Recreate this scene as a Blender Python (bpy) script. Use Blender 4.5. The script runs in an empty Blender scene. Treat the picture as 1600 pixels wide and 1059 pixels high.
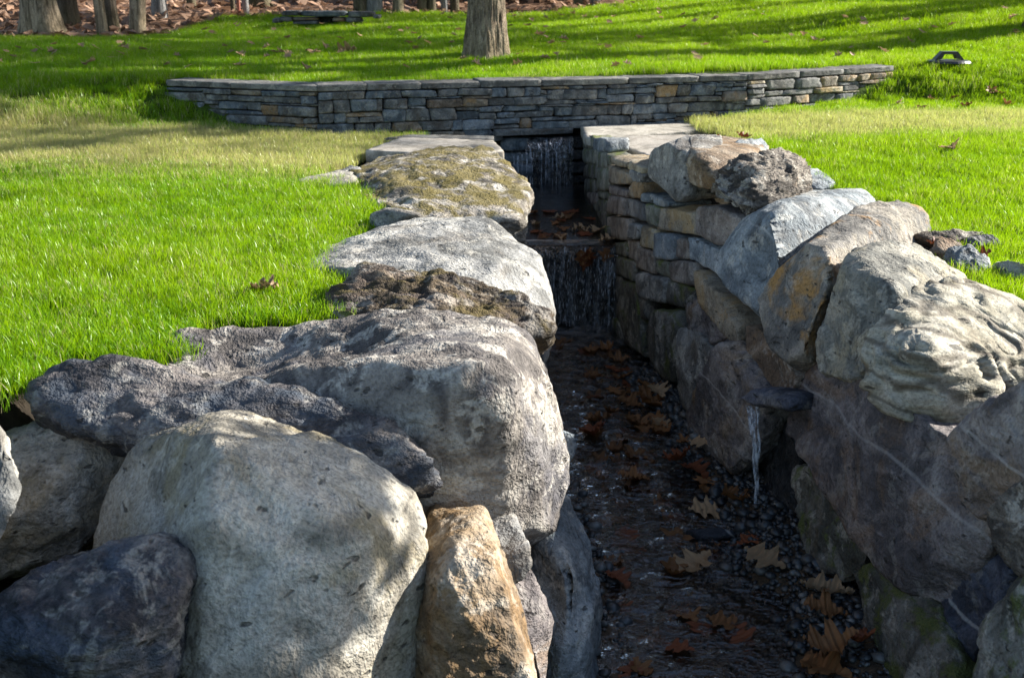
import bpy, bmesh, math, random
import numpy as np
from mathutils import Vector
R = math.radians
sc = bpy.context.scene
COL = sc.collection
# ------------------------------------------------------------------ camera
CAM_Z, PITCH, FPX = 1.45, R(17.6), 1797.0
cam_d = bpy.data.cameras.new('camera'); cam = bpy.data.objects.new('camera', cam_d); COL.objects.link(cam)
cam.location = (0, 0, CAM_Z); cam.rotation_euler = (math.pi/2 - PITCH, 0, 0)
cam_d.sensor_width = 36; cam_d.lens = 36*FPX/1600; cam_d.clip_start = .05; cam_d.clip_end = 600
cam_d.dof.use_dof = True; cam_d.dof.focus_distance = 5.6; cam_d.dof.aperture_fstop = 5.0
sc.camera = cam
# ------------------------------------------------------------------ light
SUN_AZ, SUN_EL = R(22), R(26)          # azimuth measured from +x towards +y
world = bpy.data.worlds.new('World'); sc.world = world; world.use_nodes = True
nt = world.node_tree; bg = nt.nodes['Background']
sky = nt.nodes.new('ShaderNodeTexSky'); sky.sky_type = 'NISHITA'; sky.sun_disc = False
sky.sun_elevation = SUN_EL; sky.sun_rotation = math.pi/2 - SUN_AZ
nt.links.new(sky.outputs[0], bg.inputs[0]); bg.inputs[1].default_value = .085
sun_d = bpy.data.lights.new('sun', 'SUN'); sun_d.energy = 5.0; sun_d.angle = R(.6); sun_d.color = (1, .95, .87)
sun = bpy.data.objects.new('sun', sun_d); COL.objects.link(sun)
SUNV = Vector((math.cos(SUN_EL)*math.cos(SUN_AZ), math.cos(SUN_EL)*math.sin(SUN_AZ), math.sin(SUN_EL)))
sun.rotation_euler = SUNV.to_track_quat('Z', 'Y').to_euler(); sun.location = (30, 5, 20)
sc.view_settings.view_transform = 'Standard'; sc.view_settings.look = 'None'
sc.view_settings.exposure = 1.5; sc.view_settings.gamma = 1
sc.cycles.max_bounces = 5; sc.cycles.diffuse_bounces = 2; sc.cycles.transparent_max_bounces = 8
sc.cycles.caustics_reflective = False; sc.cycles.caustics_refractive = False
rng = np.random.default_rng(7); random.seed(7)

# ------------------------------------------------------------------ geometry of the view: pixel ray -> point of the place
def ray(px, py):
    u, v = (px-800)/FPX, (529.5-py)/FPX
    return np.array([u, math.cos(PITCH)+v*math.sin(PITCH), -math.sin(PITCH)+v*math.cos(PITCH)])
CAMP = np.array([0, 0, CAM_Z])
def Z(px, py, z):
    d = ray(px, py); return CAMP + d*((z-CAM_Z)/d[2])
def Y(px, py, y):
    d = ray(px, py); return CAMP + d*(y/d[1])
RW = np.array([(1.75,2.0),(1.62,3.0),(1.45,4.24),(1.31,5.33),(1.04,7.0),(.79,8.67),(.70,11.2)])
LW = np.array([(.40,2.0),(.38,3.9),(.36,6.2),(.26,8.2),(.02,9.2),(-.03,11.2)])
def rwx(y): return np.interp(y, RW[:,1], RW[:,0])
def lwx(y): return np.interp(y, LW[:,1], LW[:,0])
WATER_LO, WATER_UP = -1.17, -.53
def W(px, py, off=0.):                     # meets the face of the right bank wall
    d = ray(px, py)
    t = np.arange(1.5, 14, .01); p = CAMP + d*t[:,None]
    f = p[:,0] - (rwx(p[:,1]) + np.interp(p[:,1],[4.5,8.],[.22,.0])*(p[:,2]-WATER_LO) - off)
    i = np.argmax((f > 0) | (p[:,2] < WATER_LO-.15)); return p[i]

# ------------------------------------------------------------------ noise
_perm = np.random.default_rng(3).permutation(256); _perm = np.concatenate([_perm]*3)
_g = np.random.default_rng(4).normal(size=(256,3)); _g /= np.linalg.norm(_g,axis=1)[:,None]
def pnoise(P):
    I = np.floor(P).astype(int); F = P-I; I &= 255; U = F*F*F*(F*(F*6-15)+10)
    def g(a,b,c):
        h = _perm[_perm[_perm[I[:,0]+a]+I[:,1]+b]+I[:,2]+c]
        return np.einsum('ij,ij->i', _g[h], F-np.array([a,b,c]))
    x0 = g(0,0,0)*(1-U[:,0])+g(1,0,0)*U[:,0]; x1 = g(0,1,0)*(1-U[:,0])+g(1,1,0)*U[:,0]
    x2 = g(0,0,1)*(1-U[:,0])+g(1,0,1)*U[:,0]; x3 = g(0,1,1)*(1-U[:,0])+g(1,1,1)*U[:,0]
    y0 = x0*(1-U[:,1])+x1*U[:,1]; y1 = x2*(1-U[:,1])+x3*U[:,1]
    return (y0*(1-U[:,2])+y1*U[:,2])*1.5
def fbm(P, o=4, gain=.5):
    s = 0; a = 1
    for k in range(o): s = s+a*pnoise(P*2.03**k+k*17.3); a *= gain
    return s
def ridged(P, o=4, gain=.5):
    s = 0; a = 1
    for k in range(o): s = s+a*(1-2*np.abs(pnoise(P*2.1**k+k*11.7))); a *= gain
    return s
def sstep(a, b, x):
    t = np.clip((x-a)/(b-a), 0, 1); return t*t*(3-2*t)

# ------------------------------------------------------------------ materials
def new_mat(name):
    m = bpy.data.materials.new(name); m.use_nodes = True
    n = m.node_tree; n.nodes.clear()
    out = n.nodes.new('ShaderNodeOutputMaterial')
    return m, n, out
class N:
    def __init__(s, nt): s.nt = nt
    def __call__(s, typ, ins=None, **kw):
        n = s.nt.nodes.new(typ)
        for k, v in kw.items(): setattr(n, k, v)
        for k, v in (ins or {}).items():
            if isinstance(v, bpy.types.NodeSocket): s.nt.links.new(v, n.inputs[k])
            else: n.inputs[k].default_value = v
        return n
    def ramp(s, fac, stops, interp='LINEAR'):
        n = s.nt.nodes.new('ShaderNodeValToRGB'); n.color_ramp.interpolation = interp
        e = n.color_ramp.elements
        while len(e) < len(stops): e.new(.5)
        for el, (p, c) in zip(e, stops): el.position = p; el.color = (*c, 1) if len(c) == 3 else c
        s.nt.links.new(fac, n.inputs[0]); return n.outputs[0]
    def mix(s, f, a, b, mode='MIX'):
        n = s.nt.nodes.new('ShaderNodeMix'); n.data_type = 'RGBA'; n.blend_type = mode
        for i, v in ((0,f),(6,a),(7,b)):
            if isinstance(v, bpy.types.NodeSocket): s.nt.links.new(v, n.inputs[i])
            else: n.inputs[i].default_value = v if not isinstance(v, tuple) or len(v)==4 else (*v,1)
        return n.outputs[2]
    def math(s, op, a, b=0., c=0.):
        n = s.nt.nodes.new('ShaderNodeMath'); n.operation = op
        for i, v in enumerate((a,b,c)):
            if isinstance(v, bpy.types.NodeSocket): s.nt.links.new(v, n.inputs[i])
            else: n.inputs[i].default_value = v
        return n.outputs[0]
G3 = lambda v: (v, v, v)
_rock = {}
def rock_mat(name, c1, c2, c3, stain=(.10,.06,.025), stain_amt=.25, pale=(.62,.58,.5), pale_amt=.3, moss=0., moss_col=(.07,.085,.012),
             rough=.85, bump=1., strata=0., scale=1., veins=0., wet=0., grain_shade=0., cracks=1.):
    if name in _rock: return _rock[name]
    m, t, out = new_mat(name); n = N(t)
    co = n('ShaderNodeTexCoord'); oi = n('ShaderNodeObjectInfo')
    off = n('ShaderNodeVectorMath', {0: oi.outputs['Location'], 1: (3.1,2.7,4.3)}, operation='MULTIPLY')
    p = n('ShaderNodeVectorMath', {0: co.outputs['Object'], 1: off.outputs[0]}).outputs[0]
    if strata:
        mp = n('ShaderNodeMapping', {'Vector': p, 'Rotation': (.5,.35,.2), 'Scale': (1,1,1+strata)}).outputs[0]
    else: mp = p
    def noise(sc_, det=8, ro=.6, dist=0., v=None):
        return n('ShaderNodeTexNoise', {'Vector': v or p, 'Scale': sc_*scale, 'Detail': det, 'Roughness': ro, 'Distortion': dist}).outputs[0]
    a = noise(2.4, 4, .7, .8, mp); b = noise(9, 4.5, .72, .3, mp); f = noise(70, 2, .7)
    col = n.ramp(a, [(.37,tuple(.62*v for v in c1)),(.46,c1),(.53,c2),(.63,c3)])
    col = n.mix(n.math('MULTIPLY', n.ramp(b, [(.38,G3(0)),(.62,G3(1))]), .6), n.mix(.35, col, (.03,.028,.025)), col)
    col = n.mix(n.math('MULTIPLY', n.ramp(noise(1.9,4,.7,1.,mp), [(.50,G3(0)),(.60,G3(1))]), stain_amt), col, stain)
    col = n.mix(n.math('MULTIPLY', n.ramp(noise(6.,4.5,.74,.4), [(.53,G3(0)),(.60,G3(1))]), pale_amt), col, pale)
    vo = n('ShaderNodeTexNoise', {'Vector': n('ShaderNodeMapping', {'Vector': p, 'Scale': (1,1,2.2), 'Rotation': (.3,.9,.1)}).outputs[0], 'Scale': 13*scale, 'Detail': 2, 'Roughness': .6}).outputs[0]
    pit = n.ramp(vo, [(.29,G3(1)),(.345,G3(0))])
    col = n.mix(n.math('MULTIPLY', pit, .85), col, n.mix(.85, col, (.02,.018,.015)))
    # hairline fractures
    wv = n('ShaderNodeVectorMath', {0: mp, 1: n('ShaderNodeVectorMath', {0: n('ShaderNodeTexNoise', {'Vector': p, 'Scale': 3*scale, 'Detail': 3}).outputs['Color'], 'Scale': .35}, operation='SCALE').outputs[0]})
    cr = n('ShaderNodeTexVoronoi', {'Vector': wv.outputs[0], 'Scale': 2.3*scale}, feature='DISTANCE_TO_EDGE').outputs['Distance']
    crk = n.math('MULTIPLY', n.ramp(cr, [(.0,G3(1)),(.014,G3(0))]), n.ramp(a, [(.40,G3(1)),(.52,G3(0))]))
    col = n.mix(n.math('MULTIPLY', crk, .6*cracks), col, (.015,.013,.012))
    sp = n.ramp(f, [(.3,G3(.62)),(.48,G3(1)),(.72,G3(1.3))]); col = n.mix(1., col, sp, 'MULTIPLY')
    hh = n.math('ADD', n.math('MULTIPLY', b, .7), n.math('MULTIPLY', f, .15))
    hh = n.math('SUBTRACT', hh, n.math('MULTIPLY', pit, .15)); g = f
    if veins:
        w = n('ShaderNodeTexWave', {'Vector': n('ShaderNodeMapping', {'Vector': p, 'Rotation': (.6,.9,.4)}).outputs[0], 'Scale': .8, 'Distortion': 2.2, 'Detail': 3, 'Detail Scale': 1.4}).outputs['Fac']
        vv = n.ramp(w, [(.996,G3(0)),(1.,G3(1))])
        col = n.mix(n.math('MULTIPLY', n.math('MULTIPLY', vv, b), veins), col, (.5,.48,.45))
    if grain_shade:
        w = n('ShaderNodeTexWave', {'Vector': n('ShaderNodeMapping', {'Vector': p, 'Rotation': (.15,-.35,.3)}).outputs[0], 'Scale': 3.2, 'Distortion': 13., 'Detail': 3, 'Detail Scale': .6, 'Detail Roughness': .55}, bands_direction='Z').outputs['Fac']
        vv = n.ramp(w, [(.0,G3(1)),(.22,G3(0))]); col = n.mix(n.math('MULTIPLY', vv, .7*grain_shade), col, (.07,.055,.035))  # dark lines: grain and the shade of crevices, both put into colour
        hh = n.math('ADD', hh, n.math('MULTIPLY', w, .45*grain_shade))
    if moss:
        ge = n('ShaderNodeNewGeometry'); mz = n('ShaderNodeSeparateXYZ', {0: ge.outputs['Normal']}).outputs[2]
        mk = n.math('ADD', n.math('MULTIPLY', mz, .12), noise(5.5, 7, .65, .5))
        mk = n.ramp(mk, [(.66-.22*moss,G3(0)),(.76-.22*moss,G3(1))])
        mc = n.mix(f, moss_col, tuple(2.2*v for v in moss_col)); col = n.mix(n.math('MULTIPLY', mk, .85), col, mc)
        hh = n.math('ADD', hh, n.math('MULTIPLY', n.math('MULTIPLY', mk, g), .15))
    tone = n.math('MULTIPLY_ADD', oi.outputs['Random'], .34, .83)
    hsv = n('ShaderNodeHueSaturation', {'Value': tone, 'Color': col, 'Hue': n.math('MULTIPLY_ADD', oi.outputs['Random'], .02, .49)}).outputs[0]
    bm_ = n('ShaderNodeBump', {'Height': hh, 'Strength': min(1,.9*bump), 'Distance': .055*bump})
    bs = n('ShaderNodeBsdfPrincipled', {'Base Color': hsv, 'Roughness': n.math('MULTIPLY_ADD', b, -.25, rough+.1) if not wet else .18, 'Normal': bm_.outputs[0], 'Specular IOR Level': .35 if not wet else .7})
    t.links.new(bs.outputs[0], out.inputs[0]); _rock[name] = m; return m
M = {}
M['beige']  = rock_mat('beige rock', (.34,.31,.25), (.45,.42,.35), (.52,.49,.42), stain=(.25,.20,.10), stain_amt=.5, pale_amt=.3)
M['grey']   = rock_mat('grey rock', (.18,.18,.17), (.27,.27,.26), (.38,.37,.34), pale_amt=.35)
M['dark']   = rock_mat('dark slate rock', (.035,.034,.040), (.085,.078,.08), (.20,.175,.16), pale_amt=.25, stain=(.05,.07,.095), stain_amt=.6, strata=1.2, bump=1.2)
M['darkwarm'] = rock_mat('weathered brown rock', (.09,.075,.06), (.20,.17,.135), (.34,.30,.25), stain_amt=.5, pale_amt=.45, strata=2, bump=1.3)
M['greywarm'] = rock_mat('warm grey rock', (.13,.115,.105), (.28,.25,.215), (.46,.43,.375), stain=(.09,.09,.105), stain_amt=.6, pale_amt=.5, bump=1.1)
M['gnarl'] = rock_mat('gnarled brown rock', (.06,.045,.032), (.14,.105,.075), (.30,.25,.19), stain=(.10,.07,.02), stain_amt=.5, pale_amt=.35, moss=.25, moss_col=(.07,.055,.012), strata=1.5, bump=1.4)
M['tangrey'] = rock_mat('tan grey rock', (.13,.13,.115), (.21,.20,.17), (.33,.295,.24), stain=(.30,.25,.17), stain_amt=.6, pale_amt=.2)
M['tan']    = rock_mat('tan sandstone rock', (.20,.14,.085), (.33,.25,.165), (.42,.34,.25), stain=(.20,.11,.035), stain_amt=.5)
M['ochre']  = rock_mat('ochre rock', (.20,.19,.17), (.31,.28,.22), (.40,.36,.30), stain=(.38,.22,.06), stain_amt=.9, pale_amt=.25)
M['blue']   = rock_mat('blue grey rock', (.15,.18,.20), (.25,.285,.30), (.38,.41,.42), stain_amt=.15, veins=.5)
M['purple'] = rock_mat('purple grey rock', (.13,.115,.115), (.225,.195,.185), (.31,.28,.26), stain=(.24,.15,.07), stain_amt=.45, pale_amt=.18, veins=.7, strata=.7)
M['navy']   = rock_mat('dark blue rock', (.025,.03,.045), (.06,.07,.095), (.12,.13,.16), stain_amt=.1, pale_amt=.12, veins=.9)
M['mossy']  = rock_mat('mossy flat rock', (.13,.115,.095), (.26,.23,.19), (.44,.40,.35), moss=.5, moss_col=(.085,.065,.012), strata=1.5, bump=1.4, pale_amt=.55)
M['lichen'] = rock_mat('damp mossy rock', (.09,.09,.075), (.17,.165,.145), (.26,.25,.22), moss=.55, moss_col=(.055,.065,.012))
M['drift']  = rock_mat('weathered grooved rock', (.36,.335,.24), (.47,.44,.335), (.55,.52,.42), stain=(.14,.10,.05), stain_amt=.35, strata=2, bump=.7, grain_shade=1., cracks=0.)
M['wallg']  = rock_mat('wall stone grey', (.10,.108,.112), (.155,.165,.168), (.235,.24,.235), scale=2, pale_amt=.15, bump=.8)
M['wallb']  = rock_mat('wall stone blue', (.085,.11,.135), (.135,.168,.195), (.22,.25,.275), scale=2, pale_amt=.15, stain_amt=.15, bump=.8)
M['wallt']  = rock_mat('wall stone brown', (.14,.115,.085), (.215,.18,.14), (.28,.245,.20), scale=2, pale_amt=.1, stain=(.25,.14,.05), stain_amt=.6, bump=.8)
M['cap']    = rock_mat('cap flagstone', (.11,.112,.108), (.165,.165,.155), (.235,.23,.21), scale=1.5, pale_amt=.2, bump=.5, stain_amt=.15)
M['flag']   = rock_mat('pale flagstone', (.40,.37,.31), (.50,.46,.39), (.56,.52,.45), scale=1.5, pale_amt=.2, bump=.35, stain_amt=.15)
M['buff']   = rock_mat('buff wall stone', (.27,.22,.15), (.37,.31,.215), (.44,.38,.28), scale=1.6, stain=(.38,.24,.08), stain_amt=.55, pale_amt=.15, bump=.8)
M['wgreen'] = rock_mat('green wall stone', (.16,.165,.125), (.25,.25,.20), (.33,.32,.27), scale=1.6, moss=.35, pale_amt=.15, bump=.8)
M['wpurp']  = rock_mat('plum wall stone', (.22,.18,.15), (.33,.28,.235), (.42,.37,.315), scale=1.6, pale_amt=.15, bump=.9, stain_amt=.2)
M['wet']    = rock_mat('wet black stone', (.012,.013,.015), (.03,.031,.034), (.06,.06,.062), pale_amt=.05, stain_amt=.1, wet=1, bump=1.4, scale=1.8)
def simple(name, col, rough=.6, metal=0., spec=.4):
    m, t, out = new_mat(name); n = N(t); co = n('ShaderNodeTexCoord')
    v = n('ShaderNodeTexNoise', {'Vector': co.outputs['Object'], 'Scale': 30, 'Detail': 6}).outputs[0]
    c = n.mix(1., (*col,1), n.ramp(v, [(.3,G3(.7)),(.7,G3(1.25))]), 'MULTIPLY')
    b = n('ShaderNodeBsdfPrincipled', {'Base Color': c, 'Roughness': rough, 'Metallic': metal, 'Specular IOR Level': spec})
    t.links.new(b.outputs[0], out.inputs[0]); return m
def soil_mat(name, stops, scale=6, bump=.6):
    m, t, out = new_mat(name); n = N(t); ge = n('ShaderNodeNewGeometry')
    a = n('ShaderNodeTexNoise', {'Vector': ge.outputs['Position'], 'Scale': scale, 'Detail': 10, 'Roughness': .7}).outputs[0]
    b = n('ShaderNodeBump', {'Height': a, 'Strength': bump, 'Distance': .05})
    bs = n('ShaderNodeBsdfPrincipled', {'Base Color': n.ramp(a, stops), 'Roughness': .95, 'Normal': b.outputs[0], 'Specular IOR Level': .1})
    t.links.new(bs.outputs[0], out.inputs[0]); return m
M['turf'] = soil_mat('turf', [(.3,(.03,.045,.010)),(.55,(.05,.085,.012)),(.75,(.08,.10,.025))], 14)
M['soil'] = soil_mat('dark soil', [(.3,(.012,.010,.008)),(.6,(.035,.028,.02)),(.8,(.06,.05,.035))], 14)
M['litter_ground'] = soil_mat('woodland floor', [(.28,(.045,.026,.017)),(.5,(.15,.085,.052)),(.62,(.26,.165,.11)),(.8,(.36,.25,.18))], 9, 1.)
M['bed'] = soil_mat('stream bed', [(.3,(.025,.020,.016)),(.48,(.075,.055,.038)),(.62,(.14,.095,.06)),(.8,(.22,.15,.09))], 16, .8)
def grass_mat():
    m, t, out = new_mat('grass blades'); n = N(t)
    h = n('ShaderNodeAttribute', attribute_name='h').outputs['Fac']
    dry = n('ShaderNodeAttribute', attribute_name='dry', attribute_type='INSTANCER').outputs['Fac']  # share of tan blades: dead ones plus the painted halo
    tone = n('ShaderNodeAttribute', attribute_name='tone', attribute_type='INSTANCER').outputs['Fac']
    bt = n('ShaderNodeAttribute', attribute_name='bt').outputs['Fac']
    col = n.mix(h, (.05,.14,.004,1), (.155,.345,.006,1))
    col = n.mix(n.math('MULTIPLY', tone, .75), col, (.28,.42,.006,1))
    istan = n.math('GREATER_THAN', dry, n.math('FRACT', n.math('MULTIPLY', bt, 7.31)))
    col = n.mix(istan, col, n.mix(bt, (.56,.47,.29,1), (.44,.38,.16,1)))
    col = n.mix(1., col, n.ramp(bt, [(0,G3(.6)),(.5,(1,1,1)),(1,(1.25,1.2,1.3))]), 'MULTIPLY')
    d = n('ShaderNodeBsdfDiffuse', {'Color': col}); tr = n('ShaderNodeBsdfTranslucent', {'Color': n.mix(.45, col, (.40,.60,.003,1))})
    gl = n('ShaderNodeBsdfGlossy', {'Color': (.9,1,.8,1), 'Roughness': .32})
    s = n('ShaderNodeMixShader', {0: .5, 1: d.outputs[0], 2: tr.outputs[0]})
    s = n('ShaderNodeMixShader', {0: .018, 1: s.outputs[0], 2: gl.outputs[0]})
    t.links.new(s.outputs[0], out.inputs[0]); return m
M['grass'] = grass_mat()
def leaf_mat(name, c1, c2):
    m, t, out = new_mat(name); n = N(t); co = n('ShaderNodeTexCoord'); oi = n('ShaderNodeObjectInfo')
    v = n('ShaderNodeTexNoise', {'Vector': co.outputs['Object'], 'Scale': 35, 'Detail': 6}).outputs[0]
    c = n.mix(v, (*c1,1), (*c2,1))
    at = n('ShaderNodeAttribute', attribute_name='tint').outputs['Fac']
    k = n.math('ADD', n.math('MULTIPLY_ADD', oi.outputs['Random'], .5, .7), n.math('MULTIPLY', at, .6))
    c = n('ShaderNodeHueSaturation', {'Color': c, 'Value': k}).outputs[0]
    b = n('ShaderNodeBsdfPrincipled', {'Base Color': c, 'Roughness': .6, 'Specular IOR Level': .35})
    tr = n('ShaderNodeBsdfTranslucent', {'Color': c}); s = n('ShaderNodeMixShader', {0: .2, 1: b.outputs[0], 2: tr.outputs[0]})
    t.links.new(s.outputs[0], out.inputs[0]); return m
M['leaf'] = leaf_mat('dry oak leaf', (.16,.065,.022), (.34,.16,.06))
M['leafpale'] = leaf_mat('pale dry leaf', (.34,.20,.10), (.55,.38,.22))
M['leafred'] = leaf_mat('rust leaf', (.13,.035,.014), (.27,.085,.03))
M['litter'] = leaf_mat('litter leaf', (.19,.10,.06), (.40,.26,.17))
def bark_mat(name, c1, c2, green=0.):
    m, t, out = new_mat(name); n = N(t); co = n('ShaderNodeTexCoord')
    mp = n('ShaderNodeMapping', {'Vector': co.outputs['Object'], 'Scale': (1,1,.16)}).outputs[0]
    a = n('ShaderNodeTexNoise', {'Vector': mp, 'Scale': 17, 'Detail': 7, 'Roughness': .65, 'Distortion': .7}).outputs[0]
    f = n('ShaderNodeTexNoise', {'Vector': co.outputs['Object'], 'Scale': 70, 'Detail': 4}).outputs[0]
    col = n.ramp(a, [(.35,c1),(.62,c2)]); col = n.mix(1., col, n.ramp(f, [(.3,G3(.7)),(.7,G3(1.25))]), 'MULTIPLY')
    if green:
        z = n('ShaderNodeSeparateXYZ', {0: co.outputs['Object']}).outputs[2]
        k = n.math('MULTIPLY', n.ramp(z, [(.0,G3(1)),(.5,G3(0))]), green)
        col = n.mix(n.math('MULTIPLY', k, f), col, (.16,.15,.03,1))
    b = n('ShaderNodeBump', {'Height': n.math('ADD', a, n.math('MULTIPLY', f, .2)), 'Strength': 1., 'Distance': .08})
    bs = n('ShaderNodeBsdfPrincipled', {'Base Color': col, 'Roughness': .95, 'Normal': b.outputs[0], 'Specular IOR Level': .15})
    t.links.new(bs.outputs[0], out.inputs[0]); return m
M['bark'] = bark_mat('furrowed bark', (.10,.075,.052), (.47,.375,.27), .6)
M['barkdark'] = bark_mat('dark bark', (.045,.036,.028), (.16,.13,.10), .6)
M['barkgrey'] = bark_mat('grey bark', (.12,.12,.12), (.30,.29,.28), .1)
def water_mat(name, tint, flow, bumps=.25, rough=.03, scale=1., ior=1.34, dist=.03, foam=0.):
    m, t, out = new_mat(name); n = N(t); ge = n('ShaderNodeNewGeometry')
    mp = n('ShaderNodeMapping', {'Vector': ge.outputs['Position'], 'Scale': flow}).outputs[0]
    a = n('ShaderNodeTexNoise', {'Vector': mp, 'Scale': 9*scale, 'Detail': 4, 'Roughness': .55, 'Distortion': 1.}).outputs[0]
    c = n('ShaderNodeTexNoise', {'Vector': mp, 'Scale': 28*scale, 'Detail': 3, 'Distortion': .6}).outputs[0]
    b = n('ShaderNodeBump', {'Height': n.math('ADD', a, n.math('MULTIPLY', c, .35)), 'Strength': bumps, 'Distance': dist})
    fr = n('ShaderNodeFresnel', {'IOR': ior, 'Normal': b.outputs[0]}).outputs[0]
    gl = n('ShaderNodeBsdfGlossy', {'Color': (1,1,1,1), 'Roughness': rough, 'Normal': b.outputs[0]})
    tr = n('ShaderNodeBsdfTransparent', {'Color': (*tint,1)})
    s = n('ShaderNodeMixShader', {0: fr, 1: tr.outputs[0], 2: gl.outputs[0]})
    if foam:
        ms = n('ShaderNodeMapping', {'Vector': ge.outputs['Position'], 'Scale': (1,1,.05)}).outputs[0]
        st = n('ShaderNodeTexNoise', {'Vector': ms, 'Scale': 38, 'Detail': 4, 'Roughness': .7, 'Distortion': .4}).outputs[0]
        br = n('ShaderNodeTexNoise', {'Vector': ge.outputs['Position'], 'Scale': 14, 'Detail': 4}).outputs[0]
        k = n.math('MULTIPLY', n.math('MULTIPLY', n.ramp(st, [(.50,G3(0)),(.70,G3(1))]), n.ramp(br, [(.38,G3(.15)),(.6,G3(1))])), foam)
        wd = n('ShaderNodeBsdfPrincipled', {'Base Color': (.72,.80,.92,1), 'Roughness': .2, 'Normal': b.outputs[0]})
        s = n('ShaderNodeMixShader', {0: k, 1: s.outputs[0], 2: wd.outputs[0]})
    t.links.new(s.outputs[0], out.inputs[0]); return m
M['water'] = water_mat('stream water', (.85,.77,.66), (.8,1.5,1), .9, .015, .8, 1.8, .05)
M['waterup'] = water_mat('pool water', (.5,.44,.37), (.8,1.6,1), .3)
M['curtain'] = water_mat('falling water', (.75,.77,.8), (1,1,.45), 1., .06, 3.5, foam=.55)
def white_water():
    m, t, out = new_mat('white water'); n = N(t); ge = n('ShaderNodeNewGeometry')
    mp = n('ShaderNodeMapping', {'Vector': ge.outputs['Position'], 'Scale': (1,1,.25)}).outputs[0]
    a = n('ShaderNodeTexNoise', {'Vector': mp, 'Scale': 60, 'Detail': 4}).outputs[0]
    b = n('ShaderNodeBump', {'Height': a, 'Strength': .7, 'Distance': .01})
    p = n('ShaderNodeBsdfPrincipled', {'Base Color': (.82,.86,.92,1), 'Roughness': .08, 'Normal': b.outputs[0], 'Specular IOR Level': 1.})
    tr = n('ShaderNodeBsdfTransparent', {'Color': (.9,.93,.96,1)})
    s = n('ShaderNodeMixShader', {0: n.ramp(a, [(.40,G3(.04)),(.64,G3(.6))]), 1: tr.outputs[0], 2: p.outputs[0]})
    t.links.new(s.outputs[0], out.inputs[0]); return m
M['white_water'] = white_water()
M['painted_glint'] = simple('bright droplets', (.75,.80,.88), .15, 0, 1.)  # near white: sparkle of light on falling water put into colour

# ------------------------------------------------------------------ object helpers
def link(name, me, parent=None, loc=(0,0,0)):
    o = bpy.data.objects.new(name, me); COL.objects.link(o); o.location = loc
    if parent: o.parent = parent
    return o
def tag(o, label=None, cat=None, group=None, kind=None):
    if label: o['label'] = label
    if cat: o['category'] = cat
    if group: o['group'] = group
    if kind: o['kind'] = kind
    return o
def thing(name, loc, label, cat, group=None):
    return tag(link(name, None, None, loc), label, cat, group)
def np_mesh(name, V, F, mat, smooth=True):
    me = bpy.data.meshes.new(name); V = np.asarray(V, float)
    if isinstance(F, np.ndarray):
        k = F.shape[1]; me.vertices.add(len(V)); me.vertices.foreach_set('co', V.ravel())
        me.loops.add(F.size); me.loops.foreach_set('vertex_index', F.ravel().astype(np.int32))
        me.polygons.add(len(F)); me.polygons.foreach_set('loop_start', np.arange(0, F.size, k, dtype=np.int32))
        me.update(calc_edges=True)
    else: me.from_pydata(V.tolist(), [], F); me.update()
    me.polygons.foreach_set('use_smooth', [smooth]*len(me.polygons))
    if mat: me.materials.append(mat)
    return me
_ico = {}
def ico(s):
    if s not in _ico and isinstance(s,str):          # cube grid: keeps square arrises crisp
        k = int(s[1:]); t = np.linspace(-1,1,k+1); bm = bmesh.new(); d = {}
        def vt(p):
            key = tuple(np.round(p,5))
            if key not in d: d[key] = bm.verts.new(p)
            return d[key]
        for ax in range(3):
            for sg in (-1,1):
                for i in range(k):
                    for j in range(k):
                        q = []
                        for a, b in ((0,0),(1,0),(1,1),(0,1)):
                            v = [0,0,0]; v[ax] = sg; v[(ax+1)%3] = t[i+a]; v[(ax+2)%3] = t[j+b]; q.append(vt(v))
                        bm.faces.new(q if sg > 0 else q[::-1])
        bmesh.ops.triangulate(bm, faces=bm.faces[:]); bm.verts.index_update()
        V = np.array([v.co[:] for v in bm.verts]); V /= np.linalg.norm(V,axis=1)[:,None]
        F = np.array([[v.index for v in f.verts] for f in bm.faces]); bm.free(); _ico[s] = (V,F)
    if s not in _ico:
        bm = bmesh.new(); bmesh.ops.create_icosphere(bm, subdivisions=s, radius=1)
        V = np.array([v.co[:] for v in bm.verts]); V /= np.linalg.norm(V,axis=1)[:,None]
        F = np.array([[v.index for v in f.verts] for f in bm.faces]); bm.free(); _ico[s] = (V,F)
    return _ico[s]
def vnormals(V, F):
    fn = np.cross(V[F[:,1]]-V[F[:,0]], V[F[:,2]]-V[F[:,0]]); n = np.zeros_like(V)
    for k in range(3): np.add.at(n, F[:,k], fn)
    return n/np.maximum(np.linalg.norm(n,axis=1),1e-12)[:,None]
def hull_planes(Q):
    bm = bmesh.new()
    for q in Q: bm.verts.new(q)
    bmesh.ops.convex_hull(bm, input=bm.verts[:]); bm.normal_update()
    P = []
    for f in bm.faces:
        nn = np.array(f.normal[:]); d = float(nn @ np.array(f.verts[0].co[:]))
        if np.linalg.norm(nn) < .5: continue
        if d < 0: nn, d = -nn, -d
        if all((nn@a) < .985 or abs(d-b) > .06 for a, b in P): P.append((nn, max(d,.05)))
    bm.free(); return np.array([a for a,b in P]), np.array([b for a,b in P])
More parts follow.
